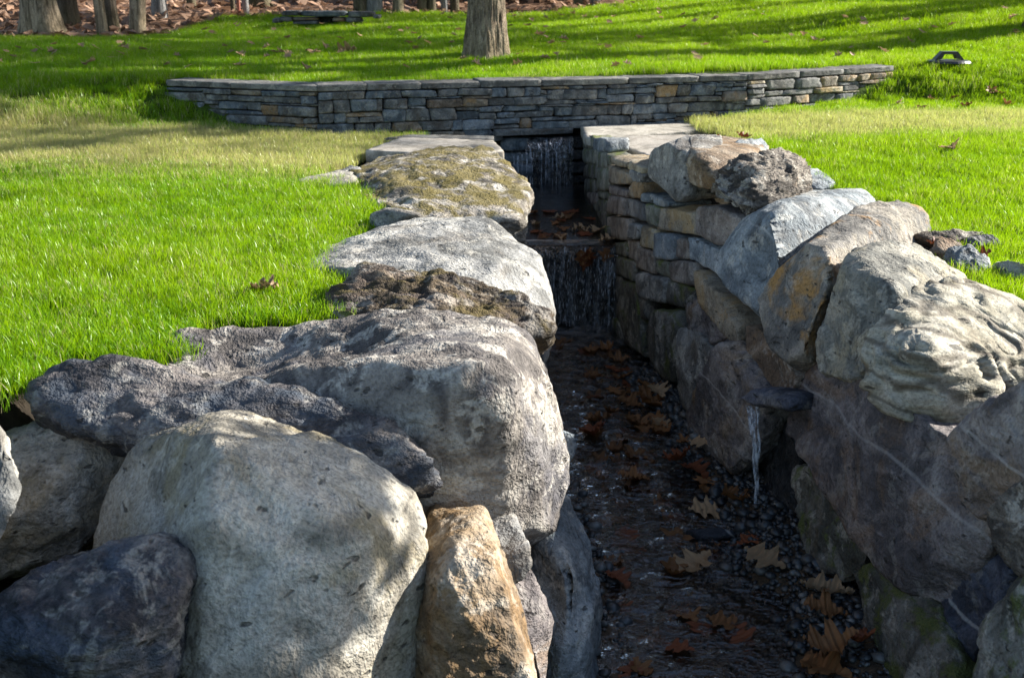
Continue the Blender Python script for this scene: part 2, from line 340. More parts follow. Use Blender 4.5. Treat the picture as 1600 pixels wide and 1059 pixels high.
def stone_shape(pts, sub=4, p=18, chips=4, amp=.02, freq=3., rough=.55, strata=0., sdir=(.2,.1,1), seed=0, groove=0., cuts=None, dents=(), cut=.06, ledge=None):
    """rounded hull of the given points with chipped corners and weathered relief"""
    rs = np.random.default_rng(seed+100)
    pts = np.array(pts); lo, hi = pts.min(0), pts.max(0); c = (lo+hi)/2; S = np.maximum((hi-lo)/2, .01)
    Q = (pts-c)/S; A, d = hull_planes(Q); V, F = ico(sub); sn = 3 if isinstance(sub,str) else sub
    if chips:
        k = rs.normal(size=(chips,3)); k /= np.linalg.norm(k,axis=1)[:,None]
        sup = (Q@k.T).max(0); A = np.vstack([A,k]); d = np.concatenate([d, sup*rs.uniform(.86,.96,chips)])
    r = np.power(np.power(np.maximum(V@A.T/d, 1e-6), p).sum(1), -1/p)
    X = V*r[:,None]*S
    for dc, dr, dv in dents:
        X = X + np.exp(-(((X-(np.array(dc)-c))/dr)**2).sum(1))[:,None]*np.array(dv)
    n = vnormals(X, F); sz = float(np.cbrt(S.prod()))*2
    # knock flat spalls off the surface, large ones first
    nc = cuts if cuts is not None else (30 if sn >= 6 else 22 if sn == 5 else 10 if sn == 4 else 4)
    idx = rs.integers(len(X), size=nc)
    for k, i in enumerate(idx):
        m_ = n[i]+rs.normal(size=3)*.35; m_ /= np.linalg.norm(m_); pj = X@m_
        dep = cut*sz*rs.uniform(.4,1.3)
        X = X - np.maximum(0, pj-pj.max()+dep)[:,None]*m_
    n = vnormals(X, F); o = rs.uniform(0,50,3)
    q = (X+o)/sz*freq
    t_ = fbm(q*.6+3, 4)*2.2; t_ = np.floor(t_)+sstep(.35,.65,t_-np.floor(t_))
    dsp = amp*fbm(q*.5, 3)*.5 + amp*(.12 if strata else .26)*t_ + amp*rough*ridged(q*1.9, 5, .55)*.4 + amp*rough*.42*fbm(q*6, 4, .6)
    if ledge is None: ledge = .9 if sn >= 5 else 0.
    if ledge:
        s = rs.normal(size=3)*[.5,.5,1.]; s /= np.linalg.norm(s); u_ = (q@s)*1.1+fbm(q*.5+21,3)*.55; u_ -= np.floor(u_)
        dsp += amp*ledge*(u_-.5)*sstep(1.,.93,u_)*np.clip(.5+1.2*fbm(q*.35+31,2),0,1)
    if strata:
        s = np.array(sdir, float); s /= np.linalg.norm(s)
        qq = q*.45 + np.outer(q@s, s)*strata
        dsp += amp*1.0*ridged(qq, 3)*.55
    if groove:
        w = fbm(q*.42+5, 3)*4.6; s = np.array(sdir, float); s /= np.linalg.norm(s)
        ph = (q@s)*1.0+w*1.3; dsp += groove*(np.abs(np.sin(ph*2.8))**.55-.6)*np.clip(.7+.9*fbm(q*.6+9,2),.1,1.6) + groove*.15*np.sin(ph*6.1)
    X = X + n*dsp[:,None]
    l2, h2 = X.min(0), X.max(0); X = (X-(l2+h2)/2)*np.minimum(2*S/np.maximum(h2-l2,1e-6),1.2)
    return X+c, F
def stone(name, pts, mat, parent=None, label=None, cat=None, group=None, ploc=(0,0,0), **kw):
    V, F = stone_shape(pts, **kw); b = np.array([V[:,0].mean(), V[:,1].mean(), V[:,2].min()])
    o = link(name, np_mesh(name, V-b, F, mat), parent, tuple(b-np.array(ploc)))
    return tag(o, label, cat, group)
def solid(front, back, shrink=.8):
    """front polygon plus the same polygon pushed back into the bank"""
    f = np.array(front); c = f.mean(0); return np.vstack([f, c+(f-c)*shrink+np.array(back)])
_sd = [0]
def seed(): _sd[0] += 1; return _sd[0]

# ------------------------------------------------------------------ terrain
WA, WB, WC, WD = (-3.33,11.3), (-1.79,10.75), (2.39,11.9), (4.25,13.1)   # plan of the back wall
def wall_y(x): return np.interp(x, [-9,WA[0],WB[0],WC[0],WD[0],12], [11.6,WA[1],WB[1],WC[1],WD[1],14.5])
def rock_poly():
    L = [Z(-160,680,0),Z(10,600,0),Z(60,556,0),Z(235,550,0),Z(243,500,0),Z(500,497,0),Z(505,450,0),Z(455,425,0),Z(560,352,0),Z(535,300,0),Z(470,285,0),Z(545,245,0),Z(630,218,0)]
    Rr = [Z(1110,206,0),Z(1185,226,0),Z(1255,268,0),Z(1305,292,0),Z(1350,305,0),Z(1435,345,0),Z(1470,368,0),Z(1560,400,0),Z(1530,432,0),Z(1600,465,0),Z(1760,560,0)]
    L = [(p[0],p[1]) for p in L]; Rr = [(p[0],p[1]) for p in Rr]
    return [(-1.8,.5)]+[(-1.85,2.6)]+L+[(-1.0,11.35),(2.0,12.1)]+Rr+[(2.3,2.6),(2.2,.5)]
RP = np.array(rock_poly())
def in_poly(x, y, P):
    ins = np.zeros(x.shape, bool); j = len(P)-1
    for i in range(len(P)):
        xi,yi = P[i]; xj,yj = P[j]
        c = ((yi>y)!=(yj>y)) & (x < (xj-xi)*(y-yi)/(yj-yi+1e-12)+xi); ins ^= c; j = i
    return ins
def poly_dist(x, y, P):
    d = np.full(x.shape, 1e9); n = len(P)
    for i in range(n):
        a, b = P[i], P[(i+1)%n]; ab = b-a
        t = np.clip(((x-a[0])*ab[0]+(y-a[1])*ab[1])/(ab@ab+1e-12),0,1)
        d = np.minimum(d, np.hypot(x-a[0]-t*ab[0], y-a[1]-t*ab[1]))
    return d
def height(x, y):
    x = np.asarray(x,float); y = np.asarray(y,float)
    yw = wall_y(x)
    wf = np.interp(x, [WA[0]-1.5,WA[0],WA[0]+.6,WB[0],WC[0],WD[0]-.7,WD[0],WD[0]+1.5], [1.9,.55,.2,.08,.08,.12,.6,1.9])
    t = sstep(0, 1, (y-(yw-wf+.1))/(wf+.12))
    up = .46 + np.clip(y-yw,0,None)*.022
    hill = np.clip(x-.5,0,None)**1.15*.045*sstep(11.5,19,y)
    wood = np.clip(y-19,0,None)*.035 + np.clip(y-26,0,None)**1.3*.03
    bump_ = .03*np.sin(x*.9+y*.5)+.025*np.sin(x*.37-y*.8+2)
    low = .10*sstep(1.0,4.,np.abs(x))*sstep(6,11,y)
    return low*(1-t)+up*t+hill+wood+bump_*(.35+.65*t)*sstep(4,9,y)
def wood_y(x):      # where the lawn gives way to the leaf litter
    return np.interp(x, [-14,-8.2,-5.7,-5.2,-5.,-2,0,3,8,16], [16.2,16.2,16.6,17.4,20.6,21.,21.5,23,27,30])
def sheet(xs, ys, zf, mask):
    X, Yy = np.meshgrid(xs, ys); Zz = zf(X, Yy); nx = len(xs)
    V = np.stack([X.ravel(),Yy.ravel(),Zz.ravel()],1)
    cx = (X[:-1,:-1]+X[1:,1:])/2; cy = (Yy[:-1,:-1]+Yy[1:,1:])/2; mk = mask(cx,cy)
    i, j = np.nonzero(mk); a = i*nx+j
    return V, np.stack([a,a+1,a+nx+1,a+nx],1)
def ground_z(X, Yy):
    z = height(X,Yy); ins = in_poly(X,Yy,RP); dd = poly_dist(X,Yy,RP)
    z = np.where(ins, z-np.minimum(dd*2.2,.42), z)
    core = (X > lwx(Yy)-.33) & (X < rwx(Yy)+.42) & (Yy < 11.62)
    front = ins & (Yy < 3.95) & (dd > .12)
    return np.where(core, -1.75, np.where(front, -1.15, z))
xs = np.concatenate([np.linspace(-40,-6,40)[:-1], np.arange(-6,7,.075), np.linspace(7,45,40)])
ys = np.concatenate([np.linspace(-8,1.5,14)[:-1], np.arange(1.5,15,.075), np.linspace(15,24,40)[1:], np.linspace(24,90,40)[1:]])
V, F = sheet(xs, ys, ground_z, lambda x,y: y < wood_y(x))
lme = np_mesh('lawn', V, F, M['turf']); lme.materials.append(M['soil']); fc = V[F].mean(1)
lme.polygons.foreach_set('material_index', (in_poly(fc[:,0],fc[:,1],RP) & (poly_dist(fc[:,0],fc[:,1],RP) > .03)).astype(np.int32))
lawn = tag(link('lawn', lme), 'green lawn on both sides of the stream', None, None, 'structure')
V, F = sheet(xs, ys, ground_z, lambda x,y: y >= wood_y(x))
tag(link('woodland_ground', np_mesh('woodland_ground', V, F, M['litter_ground'])), 'ground under fallen leaves in the wood', None, None, 'structure')
def gh(x, y): return float(height(np.array([x]), np.array([y]))[0])
def hit(px, py):      # where a sight line meets the ground
    d = ray(px,py); t = np.arange(3,90,.02); p = CAMP+d*t[:,None]
    i = np.argmax(p[:,2] < height(p[:,0],p[:,1])); return p[i]
# banks of earth behind the stones
for nm, fx, s in (('earth_bank', lwx, -1), ('earth_bank', rwx, 1)):
    yy = np.arange(1.2,11.0,.1); V = []; F = []
    for i, y in enumerate(yy):
        x0 = fx(y)+s*.30; zt = -.40 if y > 3.95 else -1.2; V += [(x0,y,-1.8),(x0+s*.05,y,min(-.9,zt)),(x0+s*.12,y,zt),(x0+s*.4,y,zt)]
        if i: a = (i-1)*4; F += [(a+k,a+k+1,a+k+5,a+k+4) for k in range(3)]
    tag(link(nm, np_mesh(nm, V, F, M['soil'])), 'dark earth between the stones of the bank', None, None, 'structure')

# ------------------------------------------------------------------ stream bed, water
def bed_z(x, y):
    u = (x-lwx(y))/(rwx(y)-lwx(y)); P = np.stack([x.ravel()*2.5,y.ravel()*1.6,0*x.ravel()],1)
    nz = fbm(P,3).reshape(x.shape)
    bank = .17*sstep(.52,.95,u+.10*nz)*sstep(8.3,7.,y) + .09*sstep(.2,.0,u+.12*nz)*sstep(6.8,5.,y)
    return WATER_LO-.085+bank+.03*nz
def channel_sheet(y0, y1, dy, n, zf, lx=.35, rx=.4):
    yy = np.arange(y0,y1+.001,dy); u = np.linspace(0,1,n)
    X = np.array([lwx(y)-lx+(rwx(y)+rx-lwx(y)+lx)*u for y in yy]); Yy = np.repeat(yy[:,None],n,1); Zz = zf(X,Yy)
    V = np.stack([X.ravel(),Yy.ravel(),Zz.ravel()],1); i,j = np.meshgrid(np.arange(len(yy)-1),np.arange(n-1),indexing='ij'); a = (i*n+j).ravel()
    return V, np.stack([a,a+1,a+n+1,a+n],1)
V, F = channel_sheet(1.2,8.9,.05,40,bed_z); tag(link('stream_bed', np_mesh('stream_bed', V, F, M['bed'])), 'dark bed of the stream', None, None, 'structure')
def ripple(x, y, k=1.):
    P = np.stack([x.ravel()*8,y.ravel()*12,0*x.ravel()],1); return (.017*k*fbm(P,3)).reshape(x.shape)
V, F = channel_sheet(1.2,8.66,.025,60,lambda x,y: WATER_LO+ripple(x,y)); tag(link('water', np_mesh('water', V, F, M['water'])), 'shallow stream water running over leaves', None, None, 'structure')
V, F = channel_sheet(8.62,11.35,.05,20,lambda x,y: WATER_UP+ripple(x,y,.4),.5,.4); tag(link('water', np_mesh('water', V, F, M['waterup'])), 'still dark pool above the lower fall', None, None, 'structure')
V, F = channel_sheet(8.75,11.4,.1,12,lambda x,y: WATER_UP-.16+0*x,.5,.4); tag(link('pool_bed', np_mesh('pool_bed', V, F, M['bed'])), 'dark bed of the upper pool', None, None, 'structure')
# pebbles: too many to count
def pebbles():
    pv, pf = ico(1); VV = []; FF = []; k = 0; tint = []
    ya = rng.uniform(3.2,8.3,9000); ua = np.where(rng.random(9000) < .82, rng.uniform(.45,1.12,9000), rng.uniform(-.05,.5,9000)); xa = lwx(ya)+ua*(rwx(ya)-lwx(ya)); za = bed_z(xa,ya)
    for x, y, z in zip(xa,ya,za):
        if z < WATER_LO-.055 and rng.random() > .22: continue
        s = min(.009*math.exp(abs(rng.normal())*.65),.045); sc3 = np.array([1,rng.uniform(.6,1),rng.uniform(.4,.7)])*s
        a = rng.uniform(0,6.28); v = pv*sc3; ca,sa = math.cos(a),math.sin(a)
        v = np.stack([v[:,0]*ca-v[:,1]*sa, v[:,0]*sa+v[:,1]*ca, v[:,2]+.35*v[:,0]*rng.uniform(-1,1)],1)+[x,y,z+s*.35]
        VV.append(v); FF.append(pf+k); k += len(pv); tint.append(np.full(len(pv), rng.random()))
    me = np_mesh('pebbles', np.vstack(VV), np.vstack(FF), None)
    at = me.attributes.new('tint','FLOAT','POINT'); at.data.foreach_set('value', np.concatenate(tint))
    m, t, out = new_mat('wet pebbles'); n = N(t); a = n('ShaderNodeAttribute', attribute_name='tint').outputs['Fac']
    c = n.ramp(a, [(0,(.014,.016,.018)),(.35,(.03,.036,.04)),(.65,(.055,.062,.068)),(.8,(.06,.045,.035)),(.94,(.11,.12,.12)),(1,(.2,.2,.19))])
    b = n('ShaderNodeBsdfPrincipled', {'Base Color': c, 'Roughness': .3, 'Specular IOR Level': .5}); t.links.new(b.outputs[0], out.inputs[0])
    me.materials.append(m); return me
tag(link('pebbles', pebbles()), 'dark wet pebbles along the stream bed', 'pebbles', None, 'stuff')

# ------------------------------------------------------------------ dry-stone back wall
def skyline_pack(width, top_f, bot_f, cell, hs, ws, rs):
    n = int(width/cell); sky_ = np.array([bot_f((i+.5)*cell) for i in range(n)]); sky_ = np.round(sky_/cell)*cell
    top = np.array([top_f((i+.5)*cell) for i in range(n)]); outl = []
    while True:
        free = sky_ < top-cell*.6
        if not free.any(): break
        lo = np.where(free, sky_, 1e9).min(); i0 = int(np.argmax(free & (np.abs(sky_-lo) < 1e-6))); i1 = i0
        while i1 < n and abs(sky_[i1]-lo) < 1e-6 and free[i1]: i1 += 1
        run = i1-i0; h = rs.choice(hs); w = int(round(rs.uniform(*ws)*(1.15 if h > 2 else 1)))
        if run-w < ws[0]*.6: w = run
        if w > ws[1]*1.5: w = w//2
        if i0 > 0 and rs.random() < .6:
            dh = (sky_[i0-1]-lo)/cell
            if .9 < dh < 6.5: h = dh
        elif i0+w < n and rs.random() < .6:
            dh = (sky_[i0+w]-lo)/cell
            if .9 < dh < 6.5: h = dh
        h = min(h*cell, top[i0:i0+w].min()-lo)
        if h < cell*.5: h = cell
        if w <= 1 : h = max(h, 0)
        outl.append((i0*cell, lo, w*cell, h)); sky_[i0:i0+w] = lo+h
    return outl
WT, CAPT = .475, .062
def wall_run(P0, P1, parent, bot_f, rs, hs, ws, cell, mats, depth=.22):
    P0 = np.array(P0); P1 = np.array(P1); L = np.linalg.norm(P1-P0); e = np.append((P1-P0)/L,0); nrm = np.array([e[1],-e[0],0])
    for (s, z, w, h) in skyline_pack(L, lambda s: WT-CAPT, bot_f, cell, hs, ws, rs):
        g = .0028; jit = lambda k=.008: rs.uniform(-k,k)
        q = [(s+g+jit()*w*8, z+g+jit(.006)),(s+w-g+jit()*w*8, z+g+jit(.006)),(s+w-g+jit()*w*10, z+h-g+jit(.006)),(s+g+jit()*w*10, z+h-g+jit(.006))]
        if w > .12: q.append((s+w*rs.uniform(.3,.7), z+h-g+rs.uniform(0,.004)))
        pr = rs.uniform(-.004,.022)
        f = [np.array([P0[0],P0[1],0])+e*a+nrm*(pr+jit(.006))+np.array([0,0,b]) for a,b in q]
        stone('stone', solid(f, -nrm*depth, .95), mats[rs.integers(len(mats))], parent, sub='c8', p=110, chips=1, amp=.0045, freq=3.5, cut=.035, cuts=5, seed=seed(), ploc=parent.location)
def cap_stone(P0, P1, s0, s1, parent, mat, z0, z1, over, depth, rs, lean=0.):
    P0 = np.array(P0); P1 = np.array(P1); L = np.linalg.norm(P1-P0); e = np.append((P1-P0)/L,0); nrm = np.array([e[1],-e[0],0])
    b = np.array([P0[0],P0[1],0]); pts = []
    for s, o in ((s0+.004,over),(s1-.004,over+rs.uniform(-.012,.012)),(s1-.004+lean,-depth),(s0+.004+lean,-depth)):
        for z in (z0+.003,z1+rs.uniform(-.004,.004)): pts.append(b+e*s+nrm*o+np.array([0,0,z]))
    stone('cap_stone', pts, mat, parent, sub='c16', p=160, chips=0, amp=.005, freq=5, cut=.012, cuts=8, seed=seed(), ploc=parent.location)
rs = np.random.default_rng(21)
back = thing('stone_wall', (.3,11.4,-.1), 'long low dry-stone wall with flat cap stones across the lawn', 'wall')
cool = [M['wallg']]*5+[M['wallb']]*5+[M['wallt']]; warm = [M['cap'],M['cap'],M['wallg'],M['wallt'],M['buff']]
def gap_bot(s):
    x = WB[0]+s*(WC[0]-WB[0])/4.34; return (.0 if -.10 < x < .82 else -.10)
wall_run(WB, WC, back, gap_bot, rs, [1,2,3,4,5,6], (5,18), .02, cool)
wall_run(WA, WB, back, lambda s: .18-.18*min(s/1.3,1), rs, [2,3,4,5,6], (8,20), .02, [M['wallg'],M['wallg'],M['wallg'],M['wallb'],M['wallb'],M['wallt']])
wall_run(WC, WD, back, lambda s: -.05+.2*max(0,(s-1.2)/1.), rs, [2,3,4,5,6], (9,20), .02, warm)
for P0, P1, cuts, dep in ((WA,WB,[0,.72,1.635],.34),(WB,WC,[0,.46,.98,1.55,2.15,3.05,3.8,4.337],.36),(WC,WD,[0,.72,1.4,2.215],.34)):
    for a, b in zip(cuts[:-1],cuts[1:]): cap_stone(P0,P1,a,b,back,M['cap'],WT-CAPT,WT+rs.uniform(-.004,.006),.010,dep,rs)
# dark core behind the face stones
def core(P0, P1, z0, z1, d0=.05, d1=.2):
    P0 = np.array(P0); P1 = np.array(P1); e = (P1-P0)/np.linalg.norm(P1-P0); nn = np.array([e[1],-e[0]])
    q = [P0-nn*d0,P1-nn*d0,P1-nn*d1,P0-nn*d1]; V = [(*p,z0) for p in q]+[(*p,z1) for p in q]
    V = np.array(V)-np.array(back.location)
    link('wall_core', np_mesh('wall_core', V, [(0,1,5,4),(1,2,6,5),(2,3,7,6),(3,0,4,7),(4,5,6,7)], M['soil'], False), back)
def bx(x): t = (x-WB[0])/(WC[0]-WB[0]); return (x, WB[1]+t*(WC[1]-WB[1]))
core(WA,WB,-.1,.39); core(WC,WD,-.3,.39); core(WB,bx(-.10),-.3,.39); core(bx(.82),WC,-.3,.39); core(bx(-.10),bx(.82),.01,.39)
# lintel over the spout
lp = bx(.34)
pts = []
for x in (-.17,.60):
    for dy in (-.045,.2):
        for z in (-.045,.012): a = bx(x); pts.append((a[0],a[1]+dy,z))
stone('lintel', pts, M['wallg'], back, sub=5, p=90, chips=0, amp=.004, freq=5, cut=.012, seed=seed(), ploc=back.location)

# ------------------------------------------------------------------ upper waterfall: wet stones, film of water, white threads
fall = thing('waterfall', (.33,11.3,WATER_UP), 'thin waterfall of white threads over wet black stones under the wall', 'waterfall')
z = WATER_UP-.12; row = 0
while z < -.09:
    h = rs.uniform(.09,.14) if z < -.25 else .14; h = min(h, -.06-z+.001); x = -.13
    while x < .80:
        w = rs.uniform(.2,.42); x2 = min(x+w,.82)
        y0 = bx(x)[1]+.01+.02*row*rs.uniform(.3,1)
        f = [(x+.004,y0,z+.004),(x2-.004,y0,z+.004),(x2-.004,y0+.012,z+h-.004),(x+.004,y0+.012,z+h-.004)]
        stone('wet_stone', solid(f,(0,.2,0),.98), M['wet'] if -.05 < x < .62 else M['wallb'], fall, sub=4, p=24, chips=4, amp=.012, freq=4, seed=seed(), ploc=fall.location)
        x = x2
    z += h; row += 1
def strand(pts, rads, mat, parent, name, ploc, seg=8, flat=1.):
    pts = np.array(pts,float); V = []; F = []
    for i, (p, r) in enumerate(zip(pts,rads)):
        for k in range(seg): a = 2*math.pi*k/seg; V.append(p+np.array([math.cos(a)*r, math.sin(a)*r*flat, 0])-np.array(ploc))
        if i: F += [((i-1)*seg+k,(i-1)*seg+(k+1)%seg,i*seg+(k+1)%seg,i*seg+k) for k in range(seg)]
    return link(name, np_mesh(name, V, F, mat), parent)
for x, z0, r in [(.02,-.22,.004),(.06,-.24,.006),(.10,-.23,.004),(.145,-.22,.0065),(.20,-.26,.003),(.29,-.22,.006),(.33,-.25,.003),(.40,-.23,.005),(.44,-.22,.006),(.52,-.24,.003),(.48,-.27,.0035)]:
    zz = np.linspace(z0,WATER_UP,14); y0 = bx(x)[1]-.02
    strand([(x+rs.uniform(-.003,.003),y0-.015*i/14,v) for i,v in enumerate(zz)], [r*rs.uniform(.6,1.2) for _ in zz], M['white_water'], fall, 'water_thread', fall.location, 6)
def film(x0, x1, prof, n, name, parent, ploc, mat, wob=.01):
    prof = np.array(prof); V = []; F = []
    for i, x in enumerate(np.linspace(x0,x1,n)):
        for j,(dy,z) in enumerate(prof):
            V.append(np.array([x,dy+wob*float(pnoise(np.array([[x*9,z*5,.5]]))[0]),z])-np.array(ploc))
        if i: m_ = len(prof); F += [((i-1)*m_+j,i*m_+j,i*m_+j+1,(i-1)*m_+j+1) for j in range(m_-1)]
    return link(name, np_mesh(name, V, F, mat), parent)
yf = bx(.3)[1]
film(-.02,.60,[(yf+.1,-.075),(yf+.0,-.08),(yf-.035,-.12),(yf-.05,-.3),(yf-.055,WATER_UP)],40,'water_film',fall,fall.location,M['curtain'])
# ------------------------------------------------------------------ lower weir
weir = thing('waterfall', (.5,8.66,WATER_LO), 'wide curtain of dark water dropping from the upper pool to the stream', 'waterfall')
z = WATER_LO-.15
while z < WATER_UP-.05:
    h = min(rs.uniform(.12,.2), WATER_UP-.03-z); x = -.15
    if h < .03: break
    while x < 1.0:
        x2 = min(x+rs.uniform(.25,.5),1.02); y0 = 8.69+rs.uniform(-.01,.015)
        f = [(x+.003,y0,z+.003),(x2-.003,y0,z+.003),(x2-.003,y0+.01,z+h-.003),(x+.003,y0+.01,z+h-.003)]
        stone('wet_stone', solid(f,(0,.2,0),.98), M['wet'], weir, sub=4, p=26, chips=3, amp=.010, freq=5, seed=seed(), ploc=weir.location); x = x2
    z += h
film(.0,.86,[(8.80,WATER_UP+.003),(8.68,WATER_UP-.002),(8.645,WATER_UP-.02),(8.62,WATER_UP-.1),(8.60,WATER_UP-.35),(8.585,WATER_LO)],60,'water_film',weir,weir.location,M['curtain'],.012)
SV, SF = [], []  # pale flecks that draw light glints on the water curtain
for k in range(420):
    x = rs.uniform(.05,.84); z0 = WATER_UP-.02-rs.uniform(0,.6)**1.0; L_s = rs.uniform(.012,.07); r_ = rs.uniform(.0006,.0017); y_ = 8.606-.035*(WATER_UP-z0)-.01*rs.random(); i_ = len(SV)
    z1_ = max(z0-L_s,WATER_LO)
    SV += [(x-r_,y_,z0-L_s*.4),(x,y_-r_,z0),(x+r_,y_,z0-L_s*.4),(x,y_-r_*1.6,z0-L_s*.45),(x,y_-r_*.5,z1_)]; SF += [(i_,i_+3,i_+1),(i_+3,i_+2,i_+1),(i_,i_+4,i_+3),(i_+3,i_+4,i_+2)]
tag(link('painted_glints', np_mesh('painted_glints', np.array(SV)-np.array(weir.location), np.array(SF), M['painted_glint']), weir), None, None, None, 'stuff')

# ------------------------------------------------------------------ boulders of the left bank
def boulder(label, pts, mat, sub=5, cat='boulder', name='boulder', **kw):
    kw['p'] = max(kw.get('p',80),60); kw.setdefault('chips', 5); kw.setdefault('amp', .03); kw.setdefault('freq', 3.)
    return stone(name, pts, M[mat], None, label, cat, sub=sub, seed=seed(), **kw)
def ext(front, back, shrink=.85, extra=()):
    a = solid(front, back, shrink); return np.vstack([a]+[np.array(e)[None] for e in extra]) if len(extra) else a
BL = (-.15,.45,-.12)
boulder('biggest beige boulder at the front of the left bank with dark pits',
    ext([Y(345,655,3.5),Y(215,690,3.62),Y(175,770,3.55),Y(140,860,3.45),Y(170,1120,3.3),Y(560,715,3.5),Y(650,785,3.42),Y(670,835,3.35),Y(655,930,3.22),Y(638,1110,3.1),Y(338,690,3.2),Y(322,820,2.95),Y(305,1120,2.72),Y(560,830,3.05),Y(430,880,2.92),Y(440,1120,2.75)], (-.02,.45,-.1)), 'beige', 6, amp=.022, chips=0, cut=.022, cuts=8, ledge=1.1)
boulder('rounded beige boulder at the left edge with a brown stained top',
    ext([Y(120,640,3.9),Y(45,665,3.9),Y(240,672,3.9),Y(235,740,3.8),Y(170,860,3.62),Y(20,900,3.4),Y(-60,800,3.5),Y(-90,700,3.75),Y(100,740,3.55)], (-.1,.4,-.25)), 'beige', 6, amp=.02)
boulder('pale rounded rock cut off by the left edge beneath the dark long rock',
    ext([Y(20,660,3.35),Y(-60,650,3.4),Y(50,690,3.3),Y(40,760,3.2),Y(-30,880,3.0),Y(-160,860,3.1),Y(-150,690,3.4)], (-.3,.3,-.2)), 'grey', 5, amp=.02)
boulder('near black boulder in the lower left corner with a pale crest',
    ext([Y(240,838,2.95),Y(120,850,2.95),Y(30,890,2.9),Y(300,890,2.85),Y(250,950,2.75),Y(235,1120,2.68),Y(-60,950,2.8),Y(-80,1130,2.65),Y(120,1000,2.6)], (0,.4,-.15)), 'dark', 6, amp=.03)
boulder('long dark ridged rock lying from the grass toward the stream',
    ext([Y(20,585,3.85),Y(75,550,3.98),Y(190,558,3.95),Y(330,570,3.9),Y(430,592,3.78),Y(530,618,3.64),Y(650,690,3.5),Y(690,780,3.46),Y(560,720,3.46),Y(380,690,3.55),Y(240,680,3.6),Y(70,650,3.66)], (.0,.3,-.3), .8), 'dark', 6, cut=.03, amp=.05, strata=1., freq=1.8, rough=.7, sdir=(-.25,-.5,.85))
boulder('largest grey boulder with a hollowed dark top and a bright side above the stream',
    ext([Y(245,500,4.55),Y(300,486,4.62),Y(520,500,4.6),Y(640,492,4.62),Y(790,488,4.5),Y(850,535,4.5),Y(888,640,4.4),Y(884,730,4.2),Y(868,838,4.0),Y(800,862,3.82),Y(690,850,3.8),Y(640,680,3.62),Y(520,612,3.8),Y(300,575,4.1),Y(240,560,4.25),Y(785,565,3.7),Y(700,600,3.66)], (-.1,.45,-.35), .8), 'greywarm', 6, amp=.04, rough=.55, chips=1, cut=.035, cuts=18, dents=[(Y(400,545,4.3),(.34,.3,.3),(0,.0,-.20)),(Y(560,560,4.15),(.2,.2,.2),(0,0,-.1))])
boulder('flat brown gnarled rock between two grey boulders beside the lawn',
    ext([Y(500,455,5.05),Y(540,408,5.2),Y(640,410,5.25),Y(760,440,5.2),Y(860,480,5.05),Y(872,525,4.9),Y(700,500,4.75),Y(560,497,4.78),Y(510,490,4.85)], (0,.25,-.25), .9), 'gnarl', 6, cut=.03, amp=.045, strata=2.2, rough=.7, sdir=(.1,.6,1))
boulder('pale grey boulder with a long sloping top and a white side',
    ext([Y(430,420,6.0),Y(560,375,6.3),Y(700,340,6.6),Y(800,333,6.6),Y(848,375,6.3),Y(864,450,5.8),Y(872,540,5.4),Y(780,470,5.2),Y(640,440,5.3),Y(500,445,5.35)], (0,.3,-.35), .85), 'grey', 6, amp=.022)
boulder('small grey block resting on the mossy flat rock',
    ext([Z(578,335,.1),Z(600,327,.14),Z(655,332,.14),Y(660,352,6.62),Y(600,362,6.6),Y(575,352,6.7)], (0,.16,-.02), .9), 'grey', 4, cat='rock', name='rock', amp=.008)
boulder('small buried stone at the grass edge beside the grey block',
    ext([Z(545,352,.03),Z(568,348,.05),Z(590,356,.04),Z(560,362,0)], (0,.05,-.12)), 'wgreen', 4, cat='rock', name='rock', amp=.006)
boulder('tiny pale stone in the grass at the tip of the hollowed boulder',
    ext([Z(505,486,.05),Z(530,482,.06),Z(560,490,.05),Z(530,497,.02)], (0,.05,-.12)), 'wgreen', 4, cat='rock', name='rock', amp=.006)
boulder('wide mossy flat rock with a pitted top beside the upper pool',
    ext([Z(535,300,.06),Z(545,255,.10),Z(600,232,.12),Z(720,222,.14),Z(782,226,.12),Y(818,262,8.6),Y(836,300,7.7),Y(836,340,7.1),Z(700,345,.02),Z(560,340,.0),Z(640,285,.17),Y(835,330,7.3)], (-.05,.1,-.4), .9), 'mossy', 6, amp=.045, strata=2.4, sdir=(.15,.2,1), p=12, rough=.7)
boulder('thin pale sliver of rock reaching into the grass',
    ext([Z(445,286,.03),Z(490,276,.06),Z(545,262,.08),Z(560,280,.08),Z(520,291,.04)], (0,.05,-.12)), 'beige', 4, cat='rock', name='rock', amp=.012)
boulder('low grey stone at the grass edge behind the mossy rock',
    ext([Z(528,268,.07),Z(545,258,.1),Z(565,262,.09),Z(545,272,.05)], (0,.05,-.12)), 'grey', 4, cat='rock', name='rock', amp=.008)
LW_ = (-.25,.3,0)
boulder('brown pointed stone wedged under the big boulders of the left bank',
    ext([Y(652,882,3.25),Y(745,856,3.25),Y(778,880,3.2),Y(832,985,3.15),Y(852,1120,3.1),Y(645,1120,3.1),Y(700,1000,3.02),Y(655,960,3.18)], (-.05,.45,0)), 'tan', 6, amp=.016)
boulder('small dark grey stone wedged in the gap under the hollowed boulder',
    ext([Y(768,868,3.5),Y(830,855,3.5),Y(832,890,3.45),Y(800,922,3.42),Y(775,890,3.45)], (-.05,.3,0)), 'grey', 4, cat='rock', name='rock', amp=.01)
boulder('pinkish brown stone beside the brown pointed stone',
    ext([Y(800,905,3.5),Y(850,900,3.55),Y(866,955,3.5),Y(850,1050,3.4),Y(830,1000,3.35),Y(845,1100,3.35)], (-.1,.4,0)), 'purple', 5, cat='rock', name='rock', amp=.012)
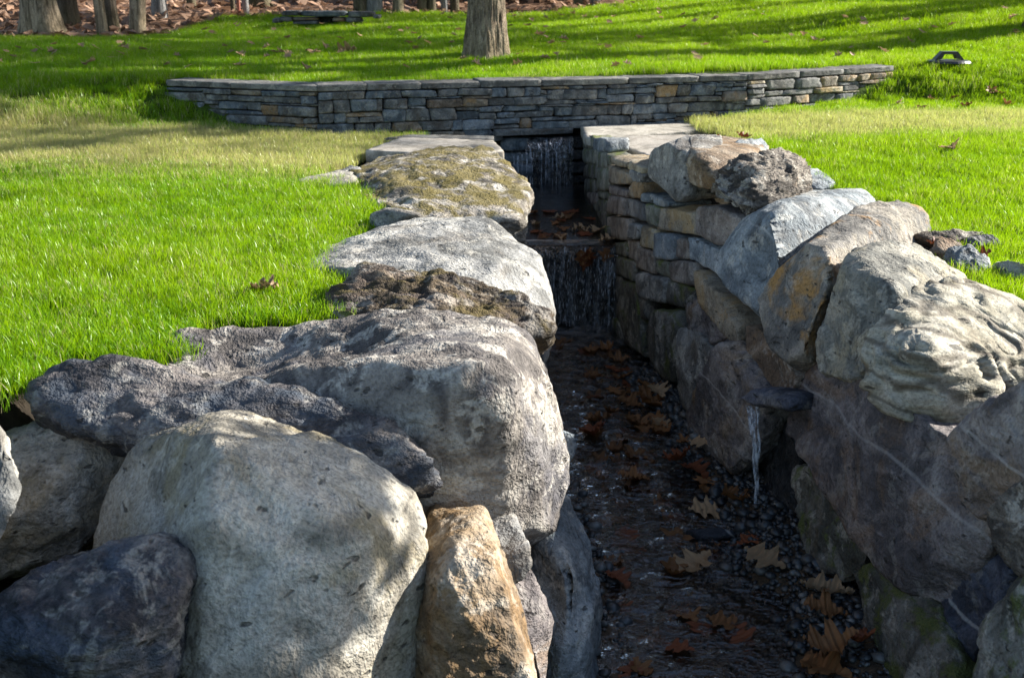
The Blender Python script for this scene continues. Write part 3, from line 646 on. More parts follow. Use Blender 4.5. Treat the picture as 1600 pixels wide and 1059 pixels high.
boulder('tall pale blue slab standing at the water edge of the left bank',
    ext([Y(868,755,4.35),Y(893,790,4.3),Y(908,850,4.15),Y(922,940,4.0),Y(943,1040,3.95),Y(940,1110,3.8),Y(865,1110,3.6),Y(862,880,3.9)], (-.3,.35,-.1)), 'blue', 6, amp=.022, strata=1., sdir=(1,.3,.3))
boulder('small blue stone sticking out above the stream under the bright boulder side',
    ext([Y(870,675,4.55),Y(896,674,4.55),Y(903,703,4.5),Y(890,727,4.45),Y(870,715,4.5)], (-.12,.1,0)), 'blue', 4, cat='rock', name='rock', amp=.01)
# lower course of the left bank, mostly hidden
for k, (y0, y1, lab) in enumerate([(4.3,5.0,'damp dark footing stone below the bright boulder side'),(5.0,5.9,'damp footing stone below the gnarled rock'),(5.9,6.9,'damp footing stone below the pale sloping boulder'),(6.9,7.9,'damp footing stone below the mossy flat rock'),(7.9,9.0,'damp footing stone beside the lower fall'),(9.0,10.1,'damp footing stone on the left of the upper pool'),(10.1,11.1,'damp footing stone beside the upper waterfall')]):
    pts = []
    for y in (y0,y1):
        x = float(lwx(y)) - (.17 if y < 8 else .03)
        for dx, z in ((.08,-1.4),(-.03,-.8),(-.12,-.4),(-.5,-1.4),(-.5,-.3)): pts.append((x+dx,y,z))
    boulder(lab, pts, 'grey' if y0 < 6 else 'lichen', 5, cat='rock', name='rock', amp=.03)
# pale path slabs
def slab(label, poly, z1, th, mat, **kw):
    pts = [(p[0],p[1],z1) for p in poly]+[(p[0]*1.,p[1],z1-th) for p in poly]
    kw.setdefault('p', 110); kw.setdefault('cut', .008); kw.setdefault('cuts', 6)
    return stone('flagstone', pts, M[mat], None, label, 'flagstone', sub=5, chips=0, amp=.004, freq=6, seed=seed(), **kw)
slab('pale flagstone between the lawn and the mossy flat rock', [Z(570,234,.10)[:2],Z(625,214,.1)[:2],Z(770,218,.1)[:2],Z(788,236,.1)[:2],Z(700,240,.1)[:2]], .10, .12, 'flag')
slab('thin grey flagstone at the foot of the wall left of the falls', [Z(600,212,.09)[:2],Z(640,207,.09)[:2],Z(772,209,.09)[:2],Z(772,214,.09)[:2]], .075, .1, 'cap')

# ------------------------------------------------------------------ right bank
slab('thick pale flagstone on the corner of the right bank', [Z(950,219,.06)[:2],Z(1035,249,.06)[:2],Z(1075,244,.06)[:2],Z(1135,222,.06)[:2],Z(1125,208,.06)[:2],Z(985,210,.06)[:2]], .055, .125, 'flag')
slab('flat grey flagstone at the foot of the wall right of the falls', [(.665,10.62),(.82,10.5),(1.3,10.9),(2.06,11.3),(2.02,11.74),(.67,11.38)], .03, .09, 'flag')
slab('thin grey ledge stone in the grass below the sunlit wing of the wall', [Z(1165,190,.07)[:2],Z(1175,186,.07)[:2],Z(1290,183,.07)[:2],Z(1285,188,.07)[:2]], .09, .1, 'cap')
bank = thing('retaining_wall', (.9,8.,WATER_LO), 'coursed stone wall along the right side of the stream', 'wall')
def wst(poly, mat, off=0., th=.25, **kw):
    jo = off+random.uniform(0,.025); mat = {'wallg':'grey','wallb':'blue'}.get(mat,mat)
    f = [W(a,b,jo) for a,b in poly]
    kw.setdefault('sub','c10'); kw.setdefault('p',90); kw.setdefault('amp',.009)
    stone('stone', solid(f,(th,.06,0),.97), M[mat], bank, chips=2, freq=3.5, cut=.04, cuts=6, seed=seed(), ploc=bank.location, **kw)
def box(x0,y0,x1,y1,sl=.0): # slanted stone face in a receding wall
    dy = (x1-x0)*sl; return [(x0,y0),(x1,y0+dy),(x1,y1+dy),(x0,y1)]
# far pier (upper pool side)
for a in [(910,213,926,232,'wgreen'),(926,216,947,237,'wallb'),(909,232,930,254,'wgreen'),(930,238,950,262,'wgreen'),(911,254,932,278,'lichen'),(932,262,951,298,'wgreen'),(912,278,930,300,'lichen'),(913,300,932,318,'wpurp'),(933,299,950,310,'wgreen'),(922,312,936,330,'wgreen'),(934,312,950,336,'lichen'),(915,320,930,352,'lichen'),(930,332,948,362,'lichen'),(922,352,950,378,'lichen')]:
    wst(box(*a[:4],.1), a[4], 0, .2)
# near coursed part: polygons as they stand in the wall
for pl, mt in [
 ([(953,243),(982,251),(982,262),(954,256)],'buff'),([(980,250),(1004,262),(1003,274),(981,264)],'buff'),
 ([(950,258),(988,270),(984,294),(949,286)],'buff'),([(982,264),(1004,272),(1001,286),(988,284)],'wallg'),
 ([(951,288),(986,296),(978,306),(950,304)],'wpurp'),([(987,286),(1003,280),(1001,312),(980,306)],'buff'),
 ([(949,306),(975,310),(974,338),(947,334)],'wpurp'),([(976,310),(1008,318),(1006,346),(976,334)],'wallg'),
 ([(1008,318),(1027,322),(1025,356),(1007,348)],'wgreen'),([(1001,302),(1020,304),(1018,317),(1000,316)],'wallb'),
 ([(1020,306),(1048,316),(1046,326),(1020,320)],'wallb'),([(1026,322),(1086,328),(1085,368),(1025,358)],'buff'),
 ([(947,338),(982,342),(980,376),(946,370)],'wpurp'),([(980,348),(1000,352),(998,376),(978,372)],'wallg'),
 ([(1000,354),(1026,360),(1020,390),(999,384)],'buff'),([(1022,364),(1056,368),(1054,408),(1020,404)],'wallb'),
 ([(1057,372),(1077,376),(1075,404),(1056,402)],'wpurp'),([(1076,372),(1126,386),(1122,430),(1074,404)],'wallb'),
 ([(951,378),(980,380),(978,400),(952,396)],'wgreen'),([(981,376),(998,378),(996,410),(980,404)],'wpurp'),
 ([(992,384),(1024,394),(1022,428),(992,418)],'wpurp'),([(1024,408),(1046,410),(1044,434),(1023,432)],'wgreen'),
 ([(1044,410),(1082,404),(1082,446),(1046,436)],'wpurp'),([(953,400),(968,402),(966,430),(953,426)],'lichen'),
 ([(967,402),(992,408),(991,440),(966,432)],'wgreen'),([(992,424),(1042,436),(1040,474),(992,460)],'wallg'),
 ([(1040,438),(1080,448),(1078,484),(1040,476)],'lichen'),([(953,428),(968,434),(967,500),(954,498)],'lichen'),
 ([(966,436),(992,444),(1006,560),(966,530)],'lichen'),([(955,498),(968,500),(980,545),(958,530)],'lichen'),
 ([(990,446),(1010,456),(1008,500),(992,490)],'lichen')]:
    wst(pl, mt, 0, .28)
# bigger stones at the near end of the wall
def rb(label, face, mat, off=0., back=(.4,.15,-.03), top=(), sub=5, **kw):
    f = [W(a,b,off) for a,b in face]+[Z(*t) if len(t) == 3 else Y(*t[:3]) for t in top]
    kw.setdefault('amp',.02); kw.setdefault('cut',.042)
    return boulder(label, ext(f, back, .9), mat, sub, **kw)
rb('dark plum block with a black face beside the yellow wall stone', [(1086,325),(1112,318),(1155,340),(1152,375),(1125,388),(1086,366)], 'wpurp', .03, cat='rock', name='rock', amp=.015)
rb('rounded mossy foot boulder at the end of the coursed wall', [(1010,488),(1045,478),(1062,490),(1060,570),(1050,598),(1008,560)], 'lichen', .05, (.3,.1,0))
rb('grey speckled boulder standing in the pebbles beside the mossy foot boulder', [(1058,520),(1085,510),(1118,545),(1112,600),(1085,640),(1052,620)], 'grey', .06, (.3,.1,0))
rb('purple grey block above the speckled boulder', [(1066,478),(1086,460),(1136,502),(1134,530),(1110,540),(1072,520)], 'purple', .04, (.3,.1,0))
rb('long slanting tan strip of stone under the blue grey boulder', [(1080,425),(1092,422),(1142,468),(1162,508),(1158,545),(1140,520),(1084,452)], 'buff', .05, (.3,.1,0), cat='rock', name='rock', amp=.01)
rb('tall leaning slab beside the little spout', [(1135,528),(1160,540),(1200,600),(1205,640),(1175,690),(1165,740),(1130,730),(1066,672),(1100,590)], 'purple', .10, (.3,.2,0), sub=6, amp=.022, strata=1.2, sdir=(.3,.5,.6))
rb('slanting grey tan stone above the spout slab', [(1162,508),(1190,520),(1246,582),(1240,612),(1200,608),(1165,556)], 'tan', .08, (.35,.15,0), amp=.014)
rb('grey lower boulder streaked with moss beside the fallen leaves', [(1232,725),(1290,752),(1345,800),(1362,850),(1345,900),(1300,922),(1262,900),(1240,800)], 'lichen', .08, (.35,.15,0), sub=6, amp=.025)
rb('dark wet stone in the hollow behind the spout', [(1180,640),(1235,640),(1245,720),(1250,840),(1200,800),(1180,740)], 'wet', -.05, (.3,.1,0), amp=.03)
rb('large upright purple grey boulder in the middle of the right bank', [(1240,560),(1345,575),(1400,660),(1480,680),(1560,830),(1450,940),(1385,900),(1340,800),(1232,705)], 'purple', .10, (.45,.2,-.05), sub=6, amp=.03, p=15)
rb('leaning mossy slab at the pebbles in the lower right', [(1345,870),(1362,862),(1440,935),(1480,1000),(1500,1120),(1400,1100),(1352,990),(1338,910)], 'lichen', .12, (.35,.2,0), sub=6, amp=.02, strata=1., sdir=(.6,.5,.2))
rb('dark blue rock under the right edge boulders', [(1470,880),(1540,845),(1580,900),(1530,980),(1505,1060),(1470,1010),(1455,940)], 'navy', .06, (.4,.2,0), sub=6, amp=.025)
rb('brown boulder at the right edge below the grooved rock', [(1475,690),(1520,640),(1600,585),(1680,600),(1690,720),(1600,740),(1545,800),(1520,830),(1490,760)], 'purple', .16, (.4,.2,0), sub=6, amp=.02)
rb('speckled dark boulder against the right edge', [(1550,760),(1600,715),(1690,710),(1700,880),(1620,920),(1572,900),(1540,830)], 'darkwarm', .2, (.4,.2,0), sub=6, amp=.02)
rb('grey green boulder in the lower right corner', [(1520,980),(1575,915),(1640,890),(1720,900),(1740,1120),(1640,1150),(1510,1110)], 'lichen', .2, (.4,.2,0), sub=6, amp=.02)
spout = rb('flat dark slab forming the lip of the little spout', [(1155,622),(1185,612),(1236,618),(1236,642),(1180,640)], 'navy', .20, (.35,.1,.0), cat='rock', name='rock', amp=.008, strata=1.5)
# top row
rb('upright grey stone with a flat left face beside the thick flagstone', [(1012,245),(1030,228),(1066,226),(1066,318),(1045,318),(1012,290)], 'grey', .06, (.25,.1,0), top=[(1075,225,.1)], amp=.012)
rb('two-toned grey block behind the rough rock', [(1068,232),(1096,245),(1112,285),(1104,315),(1072,312)], 'tan', .05, (.3,.15,0), top=[(1100,220,.14),(1140,228,.12)], amp=.015)
boulder('pale boulder with a bright top touching the rough rock', ext([Y(1092,262,7.6),Y(1110,236,7.75),Y(1140,228,7.9),Y(1188,214,8.2),Y(1196,228,8.1),Y(1180,262,7.6),Y(1125,300,7.3),Y(1102,302,7.3)], (.15,.25,-.15), .9), 'blue', 5, amp=.016, cut=.03)
boulder('rough crumbly rock with a pitted lumpy surface on the right bank', ext([Y(1112,290,6.7),Y(1140,252,6.85),Y(1215,228,7.1),Y(1240,245,7.1),Y(1256,282,6.9),Y(1240,315,6.5),Y(1180,336,6.25),Y(1125,320,6.4),Y(1180,280,6.4)], (.15,.3,-.08), .9), 'darkwarm', 6, amp=.032, freq=4, rough=1.0, strata=1.5)
boulder('small grey stone in the grass behind the rough rock', ext([Z(1252,268,.1),Z(1275,258,.1),Z(1308,285,.06),Z(1285,296,.03),Z(1258,290,.05)], (.05,.1,-.15)), 'blue', 5, cat='rock', name='rock', amp=.012)
rb('pale blue grey boulder with a bright flat top on the right bank', [(1108,428),(1130,390),(1165,350),(1205,330),(1215,440),(1170,492),(1130,460)], 'blue', .10, (.22,.08,-.2), top=[(1212,312,.16),(1300,300,.14),(1352,302,.1),(1330,330,.13),(1230,365,.16)], sub=6, amp=.022)
rb('ochre stained boulder with a long weathered top on the right bank', [(1180,490),(1200,420),(1255,378),(1278,395),(1285,470),(1270,540),(1235,560),(1200,530)], 'ochre', .12, (.22,.08,-.22), top=[(1270,345,.2),(1380,316,.18),(1432,318,.14),(1438,345,.1),(1340,372,.16)], sub=6, amp=.03)
rb('grey boulder with a tan tilted top next to the grooved rock', [(1270,545),(1300,470),(1335,400),(1380,450),(1380,540),(1330,560)], 'tangrey', .12, (.22,.08,-.22), top=[(1345,385,.2),(1420,368,.2),(1480,395,.14),(1505,432,.1),(1420,450,.17)], sub=6, amp=.025)
boulder('pale grooved rock with flowing driftwood-like ridges on the right bank',
    ext([Y(1348,520,4.55),Y(1400,455,4.75),Y(1475,433,4.85),Y(1560,462,4.85),Y(1640,520,4.75),Y(1650,590,4.5),Y(1560,640,4.2),Y(1480,668,4.12),Y(1380,660,4.2),Y(1345,610,4.3),Y(1440,560,4.15)], (.3,.3,-.1), .9), 'drift', 6, amp=.022, cut=.03, groove=.06, sdir=(.55,.25,.8), chips=2, cuts=6, rough=.25, ledge=0.)
for lab, pl, mt in [('dark flat stone in the grass behind the tan topped boulder',[(1425,362,.08),(1490,356,.1),(1540,362,.07),(1480,380,.05)],'darkwarm'),
    ('brown lump of rock between grass and the tan topped boulder',[(1455,385,.08),(1480,368,.11),(1505,380,.08),(1490,402,.03)],'tan'),
    ('dark blue stone nearly hidden in the grass of the right lawn edge',[(1510,372,.09),(1550,364,.1),(1568,378,.06),(1525,388,.04)],'navy'),
    ('pale blue stone at the lawn edge with a leaf beside it',[(1478,392,.11),(1500,378,.14),(1545,392,.12),(1552,420,.04),(1510,432,.02)],'blue'),
    ('small pale stone in the grass at the right edge of the lawn border',[(1548,412,.07),(1570,405,.1),(1610,418,.08),(1590,436,.02)],'grey'),
    ('small grey stone at the far right behind the grooved rock',[(1590,408,.08),(1640,405,.09),(1640,425,.05),(1600,425,.03)],'blue')]:
    boulder(lab, ext([Z(*q) for q in pl],(.03,.08,-.16)), mt, 5, cat='rock', name='rock', amp=.014)
# small side spout
a = W(1172,634,.19); b0 = Z(1180,812,WATER_LO)
sp = thing('water_spout', tuple(b0), 'thin clear jet of water falling from the dark slab', 'water')
tt = np.linspace(0,1,22); P = []
for t in tt: P.append((a[0]+(b0[0]-a[0])*(t**.6), a[1]+(b0[1]-a[1])*(t**.6)-.02*math.sin(t*3.1), a[2]+(b0[2]-a[2])*(t**1.15)))
for dx, r in ((0,.0065),(.018,.0045),(-.013,.004)):
    strand([(p[0]+dx*(1-t)**1.2*1.6+.003*math.sin(t*19+dx*400),p[1],p[2]) for p,t in zip(P,tt)], [r*(1.7-.7*t)*(1+.3*math.sin(t*17+dx*90)+.15*math.sin(t*43+dx*50)) for t in tt], M['white_water'], sp, 'water_strand', sp.location, 8, .6)
DV, DF = [], []
for k in range(120):
    a_ = rs.uniform(0,6.28); rr_ = abs(rs.normal())*.045; q_ = np.array([math.cos(a_)*rr_,math.sin(a_)*rr_,.004+abs(rs.normal())*.02*math.exp(-rr_*12)]); v_, f_ = ico(1); DF.append(f_+len(DV)*len(v_)); DV.append(v_*rs.uniform(.0015,.004)+q_)
tag(link('splash', np_mesh('splash', np.vstack(DV), np.vstack(DF), M['white_water']), sp), None, None, None, 'stuff')
boulder('small dark blue stone breaking the water below the spout', ext([Z(1072,826,WATER_LO+.03),Z(1120,822,WATER_LO+.05),Z(1152,832,WATER_LO+.03),Z(1100,842,WATER_LO+.01)], (0,.05,-.1)), 'navy', 4, cat='rock', name='rock', amp=.008)

# ------------------------------------------------------------------ leaves
def leaf_mesh(name, mat, rs, L=.18, curl=.3, lobes=3.5, wid=.45):
    n = 36; t = np.linspace(0,1,n); base = np.sin(np.pi*np.clip(t,0,1)**.85)**.75
    tw = t+.012*np.sin(t*9+rs.uniform(0,6)); prof = wid*L*base*(.70+.30*np.sign(np.cos(2*np.pi*lobes*tw))*np.abs(np.cos(2*np.pi*lobes*tw))**.6)*(.75+.5*np.sin(np.pi*np.clip(t*.95,0,1))**2*(.6+.6*t))+.002
    V = []; F = []; bend = rs.uniform(-.4,.9)*curl
    for i in range(n):
        y = (t[i]-.5)*L; zc = bend*L*(t[i]-.5)**2*2+.008*rs.normal()*curl
        for s in (-1,-.5,0,.5,1):
            w = prof[i]*(s if abs(s) < 1 else s*rs.uniform(.85,1.1)); sweep = abs(s)*.05*L*base[i]
            V.append((w, y+sweep, zc+curl*abs(w)*.7+.004*math.sin(i*1.3+s*2)))
        if i: a = (i-1)*5; F += [(a+k,a+k+1,a+k+6,a+k+5) for k in range(4)]
    V += [(-.0012,-.5*L,0),(.0012,-.5*L,0),(.001,-.72*L,.004*rs.normal()),(-.001,-.72*L,.004)]; b = len(V)-4; F.append((b,b+1,b+2,b+3))
    return np_mesh(name, V, F, mat)
rl = np.random.default_rng(5)
LM = {k: [leaf_mesh('oak_leaf', M[k], rl, .18, c, rl.uniform(2.3,3.1)) for c in (.15,.5,.9)] for k in ('leaf','leafpale','leafred')}
def put_leaf(p, kind, v, s, rz, label, group, tilt=.25):
    o = link('oak_leaf', LM[kind][v%3], None, tuple(p)); o.scale = (s,s,s); o.rotation_euler = (rl.uniform(-tilt,tilt), rl.uniform(-tilt,tilt), rz)
    return tag(o, label, 'leaf', group)
GS = 'fallen oak leaves in the stream'
def bz(px, py):
    p = Z(px,py,WATER_LO); z = max(WATER_LO+.006, float(bed_z(np.array([[p[0]]]),np.array([[p[1]]]))[0,0])+.03); p = Z(px,py,z); return p
for px,py,k,v,s,rz,lab in [
 (927,684,'leafred',2,1.0,.3,'upright rust oak leaf in the water beside the left bank'),
 (990,748,'leaf',1,1.0,1.5,'brown oak leaf with raised edges in mid stream'),
 (1108,795,'leafpale',0,1.25,1.7,'long tan oak leaf just left of the falling spout'),
 (1085,884,'leafpale',1,1.15,2.2,'pale spread oak leaf below the small blue stone'),
 (1195,870,'leafpale',0,1.15,.9,'flat tan oak leaf on the pebbles below the mossy lower boulder'),
 (1135,972,'leaf',0,1.0,1.2,'orange brown oak leaf afloat near the bottom of the stream'),
 (1292,925,'leafpale',1,1.3,1.0,'large tan oak leaf leaning on the pebbles by the leaning mossy slab'),
 (1290,955,'leaf',1,1.05,1.4,'brown oak leaf underneath the large tan leaf'),
 (1300,1022,'leaf',2,1.2,1.6,'curled orange oak leaf at the bottom edge'),
 (1290,1048,'leaf',1,1.2,.8,'broad orange oak leaf cut by the bottom edge'),
 (1345,1010,'leafred',2,.7,2.6,'small rolled brown leaf beside the curled orange leaf'),
 (1032,665,'leafpale',1,.9,.6,'light tan oak leaf at the pebble edge below the speckled boulder'),
 (1010,635,'leaf',2,1.2,2.0,'upright brown oak leaf in the drift of leaves by the pebbles'),
 (1030,618,'leafpale',2,.9,.2,'tan oak leaf on top of the drift of leaves'),
 (985,632,'leaf',1,1.0,1.2,'brown oak leaf in the water left of the drift of leaves'),
 (1095,690,'leafpale',0,.8,1.0,'tan leaf under the foot of the leaning slab'),
 (1085,735,'leafred',1,1.2,.5,'dark red oak leaf in a wet heap below the leaning slab'),
 (1060,725,'leafred',2,1.0,1.9,'dark red leaf at the stream side of the wet heap'),
 (1100,750,'leaf',0,.8,2.7,'brown leaf at the front of the wet heap'),
 (960,610,'leaf',0,.8,.4,'small brown leaf floating in the shade of the far stream'),
 (1060,1010,'leafred',0,.8,1.,'dark leaf under water near the bottom edge'),
 (965,905,'leafred',1,.9,.6,'dark sunken leaf beside the tall pale blue slab')]:
    p = bz(px,py); put_leaf(p+np.array([0,0,.012*v]), k, v, s, rz, lab, GS, .45 if v == 2 else .22)
for k in range(90):      # sunken and drifting leaves nothing tells apart
    y = rl.uniform(3.7,8.2); x = lwx(y)+rl.uniform(.08,.85)*(rwx(y)-lwx(y)); z = float(bed_z(np.array([[x]]),np.array([[y]]))[0,0])+.015
    put_leaf((x,y,max(z,WATER_LO-.05+.055*rl.random())), ['leafred','leaf','leaf'][k%3], k, rl.uniform(.6,1.), rl.uniform(0,6.3), 'dark wet leaf among many lying in the stream', 'dark wet leaves in the stream')
for k in range(22):
    y = rl.uniform(8.75,9.9); x = lwx(y)+rl.uniform(.2,.95)*(rwx(y)-lwx(y))
    put_leaf((x,y,WATER_UP+.006), ['leafred','leaf','leafpale'][k%3], k, rl.uniform(.5,.9), rl.uniform(0,6.3), 'small brown leaf drifting on the upper pool', 'leaves drifting on the upper pool', .08)
for k in range(7):
    p = (rl.uniform(.45,.75),8.60-.02*rl.random(),WATER_UP-.03-.12*rl.random()); o = put_leaf(p,['leafred','leaf'][k%2],k,.7,rl.uniform(0,6),'wet leaf caught on the lip of the lower fall','leaves caught on the lower fall'); o.rotation_euler[0] = 1.3
for px,py,k,v,s,lab in [(412,470,'leafpale',2,.9,'pale dry leaf on the lawn near the gnarled rock'),(1486,243,'leafpale',2,1.,'pale curled leaf alone on the right lawn'),(1120,228,'leafred',1,.7,'rust leaf behind the bright topped pale boulder'),(1160,226,'leafred',2,.8,'rust leaf beside the rough crumbly rock'),
    (1530,424,'leafred',2,.8,'rust red curled leaf beside the pale blue stone'),(1462,400,'leafred',2,.6,'small rust leaf in the crack behind the tan topped boulder'),(540,87,'leafpale',2,1.6,'large light brown leaf on the far lawn left of the single tree'),(1402,172,'leafpale',1,.9,'whitish leaf at the foot of the shaded bank')]:
    p = hit(px,py); put_leaf((p[0],p[1],p[2]+(.06 if py > 150 else .05)),k,v,s,rl.uniform(0,6),lab,None,.5)
k = 0
while k < 170:
    px, py = rl.uniform(-60,1650), 24+rl.random()**1.3*95
    p = hit(px,py)
    if p[1] > wood_y(p[0])-.2 or p[1] < wall_y(p[0])+.4: continue
    if px > 900 and rl.random() < .55: continue
    put_leaf((p[0],p[1],p[2]+.085+.03*(p[1]>16)), 'leafpale', k, rl.uniform(.45,.75), rl.uniform(0,6.3), 'fallen dry leaf among those scattered on the lawn beyond the wall', 'dry leaves scattered on the far lawn', .5); k += 1
for k in range(9):
    p = hit(rl.uniform(1390,1600), rl.uniform(150,180)); put_leaf((p[0],p[1],p[2]+.05), 'leaf', k, .8, rl.uniform(0,6.3), 'small brown leaf caught in the grass of the right-hand bank', 'brown leaves on the grass bank', .5)
def litter():
    VV=[];FF=[];tint=[];k=0
    for _ in range(9000):
        y = 16+rl.random()**1.4*26; x = rl.uniform(-.52,.40)*y
        if y < wood_y(x)-.25+rl.normal()*.12: continue
        z = gh(x,y)+.02; s = rl.uniform(.06,.13); a = rl.uniform(0,6.28); ca,sa = math.cos(a)*s,math.sin(a)*s; q = rl.uniform(-.7,.7,4)*s
        VV += [(x+ca,y+sa,z+.04+q[0]),(x-sa*.7,y+ca*.7,z+.04+q[1]),(x-ca,y-sa,z+.04+q[2]),(x+sa*.7,y-ca*.7,z+.04+q[3])]; FF.append((k,k+1,k+2)); FF.append((k,k+2,k+3)); k += 4; tint += [rl.random()*1.2-.2]*4
    me = np_mesh('leaf_litter', VV, np.array(FF), M['litter'], False); at = me.attributes.new('tint','FLOAT','POINT'); at.data.foreach_set('value', tint); return me
tag(link('leaf_litter', litter()), 'brown carpet of fallen leaves in the wood', 'leaves', None, 'stuff')

# ------------------------------------------------------------------ trees
def tube(path, rads, seg, nz=0., sd=0, flare=0.):
    path = np.array(path,float); n = len(path); d = np.empty_like(path)
    d[1:-1] = path[2:]-path[:-2]; d[0] = path[1]-path[0]; d[-1] = path[-1]-path[-2]; d /= np.linalg.norm(d,axis=1)[:,None]
    u = np.cross(d,[.3,.9,.1]); u /= np.linalg.norm(u,axis=1)[:,None]; v = np.cross(d,u)
    a = np.arange(seg)*2*math.pi/seg; rr = np.repeat(np.array(rads,float)[:,None],seg,1)
    if nz:
        h = (path[:,2]-path[0,2])[:,None]; fl = flare*1.7*np.exp(-h/.34)*(.55+.6*np.cos(a*2.5+sd)**2+.3*np.cos(a*2+sd*2))
        k = (9 if seg > 60 else 5)*np.maximum(1,rr*6); q = np.stack([np.cos(a)*k+sd+0*h, np.sin(a)*k+0*h, h*(2.4 if seg > 60 else 1.3)+0*a],-1).reshape(-1,3)
        rr = rr*(1+fl+nz*ridged(q,3).reshape(rr.shape)*.5)
    V = path[:,None]+(u[:,None]*np.cos(a)[None,:,None]+v[:,None]*np.sin(a)[None,:,None])*rr[...,None]
    i, k = np.meshgrid(np.arange(n-1),np.arange(seg),indexing='ij'); k2 = (k+1)%seg
    F = np.stack([i*seg+k,i*seg+k2,(i+1)*seg+k2,(i+1)*seg+k],-1).reshape(-1,4)
    return V.reshape(-1,3), F
def join(parts):
    o = np.cumsum([0]+[len(v) for v,f in parts[:-1]]); return np.vstack([v for v,f in parts]), np.vstack([f+k for (v,f),k in zip(parts,o)])
def crown_mesh(name, mat, h, r0, rs, dens=1., leafy=.0, ls=.07):
    parts=[]; tips=[]
    def br(p,d,L,r,dep):
        n=5; path=[np.array(p)]; dd=np.array(d,float)
        for i in range(n): dd=dd+rs.normal(size=3)*.14+np.array([0,0,.05]); dd/=np.linalg.norm(dd); path.append(path[-1]+dd*L/n)
        parts.append(tube(path,np.linspace(r,r*.35,n+1),7 if dep<1 else 5)); tips.append(path[-1])
        if dep<3:
            for k in range(3 if dep else 4):
                i=rs.integers(2,n+1); nd=dd+rs.normal(size=3)*.75; nd/=np.linalg.norm(nd); br(path[i],nd,L*rs.uniform(.5,.7),r*.42,dep+1)
    for k in range(int(9*dens)):
        z=h*(.38+.6*k/(9*dens)); a=rs.uniform(0,6.28); br((0,0,z),(math.cos(a),math.sin(a),rs.uniform(.25,.8)),h*rs.uniform(.22,.34)*(1.15-.5*k/(9*dens)),r0*.42*(1.1-.6*k/(9*dens)),0)
    V,F=join(parts)
    me=None if leafy else np_mesh(name,V,F,mat)
    if leafy:
        b=len(V); LV=[];LF=[]
        for t in tips:
            for _ in range(int(leafy)):
                c=t+rs.normal(size=3)*.4; u=rs.normal(size=3)*ls; w=rs.normal(size=3)*ls*.85; i=b+len(LV); LV+=[c-u,c+w,c+u,c-w]; LF.append((i,i+1,i+2,i+3))
        me2=np_mesh(name,np.vstack([V,LV]),np.vstack([F,LF]),mat); me2.materials.append(M['leaf'])
        mi=np.zeros(len(F)+len(LF),np.int32); mi[len(F):]=1; me2.polygons.foreach_set('material_index',mi); return me2
    return me
rt = np.random.default_rng(11)
WOODS = [crown_mesh('crown', M['barkdark'], 10, .2, np.random.default_rng(60+k), 1.1, 3, .16) for k in range(2)]
CR = [crown_mesh('crown', M['barkdark'], 10, .22, np.random.default_rng(40+k), .7, 2) for k in range(3)]
GW='trees at the edge of the wood'
def tree(x, y, dia, label, mat='barkdark', group=None, h=10., lean=(0,0), flare=.35, detail=28, k=0, name='tree', crown=True):
    z0 = gh(x,y)-.08; root = thing(name, (x,y,z0), label, 'tree', group); r = dia/2
    hh = np.concatenate([np.linspace(0,2.2,34),np.linspace(2.2,h,14)[1:]])
    path = [(lean[0]*t+.03*math.sin(t*1.1+k), lean[1]*t+.03*math.cos(t*.9+k), t) for t in hh]
    V,F = tube(path,[r*(1-.75*t/h) for t in hh],detail,.20 if detail > 60 else .10,k*1.7,flare)
    link('trunk', np_mesh('trunk', V, F, M[mat]), root)
    if crown:
        c = link('crown', (WOODS[k%2] if group == GW else CR[k%3]), root); c.rotation_euler[2] = k*1.9; s = h/10; c.scale = (s,s,s); c.location = (lean[0]*h*.5,lean[1]*h*.5,0)
    return root
def tpx(px, py, w, label, **kw):
    p = hit(px,py); dep = p[1]*math.cos(PITCH)+(CAM_Z-p[2])*math.sin(PITCH); return tree(p[0],p[1],w/FPX*dep,label,**kw)
tpx(757,93,52,'single furrowed grey-brown tree standing on the lawn behind the wall',mat='bark',flare=.4,detail=128,k=1)
